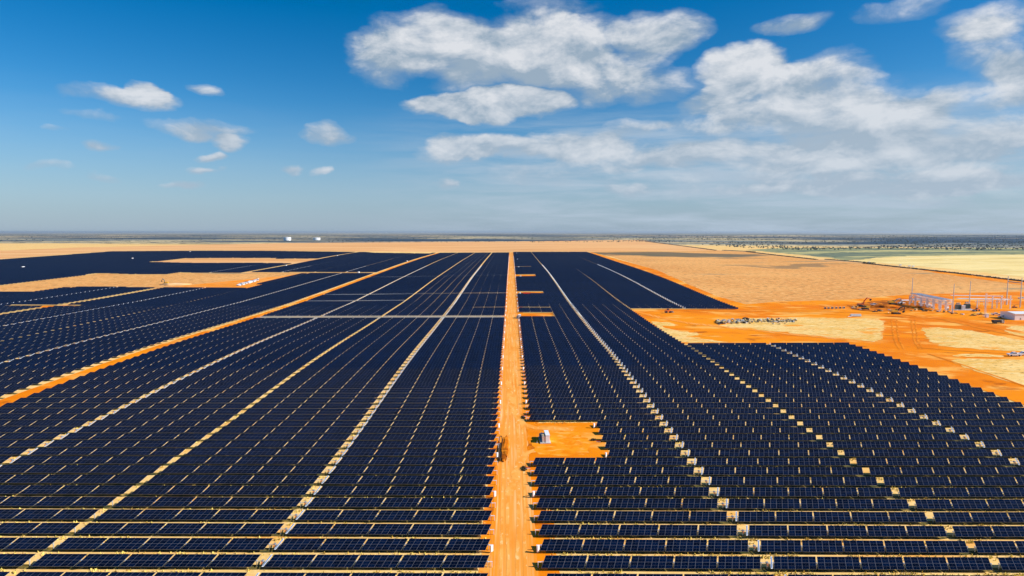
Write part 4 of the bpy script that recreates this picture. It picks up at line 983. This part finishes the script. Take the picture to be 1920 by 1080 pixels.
# ------------------------------------------------------------------ far things
for i, (px, py, w, h) in enumerate([(538.8, 451, 60, 27), (593.8, 450.2, 62, 21)]):
    x, y = unproj(px, py); z = ez(x, y); t = thing('storage_tank', f"{['taller left','lower right'][i]} one of two white round storage tanks on the far plain", 'storage tank', (x, y, z), 0, 'white storage tanks')
    t.scale = (1, 1, 1); MB().tube((0, 0, 0), (0, 0, h), w/2, n=40).build('shell', M['white'], t); MB().tube((0, 0, h), (0, 0, h + 2.5), w/2 * .99, 1, 40).build('roof', M['white'], t)
for i, (px, py) in enumerate([(1629, 493.8), (1688, 499.3), (1705, 501), (1712, 501.8)]):
    x, y = unproj(px, py - .8); o = MB().box(0, 0, 1.7, 5, 2.4, 2.2).box(1.4, 0, 3.1, 2.2, 2.2, .9).build('van', M['white'], None, (x, y, ez(x, y) + .3)); tag(o, f"tiny white van on the gravel road, {['leftmost','second','third','rightmost'][i]} of four", 'van', 'vans on the gravel road')
    link('wheels', tmesh(MB().tube((-1.5, -1.2, .55), (-1.5, 1.2, .55), .5, n=10).tube((1.6, -1.2, .55), (1.6, 1.2, .55), .5, n=10), 'wheels', M['dark']), o)
def blob_field(name, pts, hs, m, label, cat):
    ico = bmesh.new(); bmesh.ops.create_icosphere(ico, subdivisions=1, radius=1); iv = np.array([v.co[:] for v in ico.verts]); ifc = np.array([[v.index for v in f.verts] for f in ico.faces]); ico.free()
    N = len(pts); pts = np.asarray(pts); z = elev(pts[:, 0], pts[:, 1])
    V = iv[None] * (1 + rng.uniform(-.35, .35, (N, len(iv), 1))) * np.stack([hs * .75, hs * .75, hs * .55], 1)[:, None]
    V[..., 0] += pts[:, 0, None]; V[..., 1] += pts[:, 1, None]; V[..., 2] += (z + hs * .4)[:, None]
    FF = (ifc[None] + (np.arange(N) * len(iv))[:, None, None]).reshape(-1).astype(np.int32); nf = N * len(ifc)
    me = bpy.data.meshes.new(name); me.vertices.add(N * len(iv)); me.vertices.foreach_set('co', V.ravel()); me.loops.add(nf * 3); me.loops.foreach_set('vertex_index', FF)
    me.polygons.add(nf); me.polygons.foreach_set('loop_start', (np.arange(nf) * 3).astype(np.int32)); me.polygons.foreach_set('loop_total', np.full(nf, 3, np.int32)); me.materials.append(m); me.update()
    o = link(name, me); o['kind'] = 'stuff'; tag(o, label, cat)
hp, hh = [], []
for i in range(len(RP) - 1):
    a, b = RP[i], RP[i + 1]; L = (b - a).length; nrm = Vector((-(b - a).y, (b - a).x)).normalized()
    if nrm.y < 0: nrm = -nrm
    for k_ in range(int(L / .55)):
        p = a.lerp(b, random.random()) + nrm * random.gauss(15, 2.2); hp.append((p.x, p.y)); hh.append(random.uniform(1.0, 2.8))
blob_field('hedgerow', hp, np.array(hh), M['hedge'], 'dark brown brush line running along the far side of the gravel road', 'hedgerow')
N = 22000; a_ = rng.uniform(-.9, .90, N); yy_ = np.exp(rng.uniform(math.log(2300), math.log(14000), N)); xx_ = yy_ * a_
lim = np.interp(a_, [-.9, -.2, .22, .36, .5, .8], [5200, 4400, 4600, 3000, 2450, 2300]); kp = yy_ > lim
from mathutils import noise as mn
cl = np.array([mn.fractal(Vector((p * .0007, q * .0022, 3)), 1, 2, 4) for p, q in zip(xx_, yy_)]); kp &= cl > .02; kp &= (a_ > .15) | (rng.random(N) < .25)
blob_field('scrub', np.column_stack([xx_, yy_])[kp], rng.uniform(1.5, 5, kp.sum()) * (1 + yy_[kp] / 14000), M['bush'], 'dark scrub bushes dotted over the far prairie', 'scrub')

# ------------------------------------------------------------------ haze
HB = 130000
hm = bpy.data.materials.new('haze_air'); hm.use_nodes = True; hm.node_tree.nodes.clear()
pv = hm.node_tree.nodes.new('ShaderNodeVolumePrincipled'); pv.inputs['Color'].default_value = (.62, .74, .86, 1); pv.inputs['Density'].default_value = 2.0e-5; pv.inputs['Anisotropy'].default_value = .2
ho = hm.node_tree.nodes.new('ShaderNodeOutputMaterial'); hm.node_tree.links.new(pv.outputs[0], ho.inputs['Volume'])
o = MB().box(0, 0, 55, HB * 2, HB * 2, 130).build('haze', hm); o['kind'] = 'stuff'; o['label'] = 'thin pale blue haze lying over the plain'; o['category'] = 'haze'
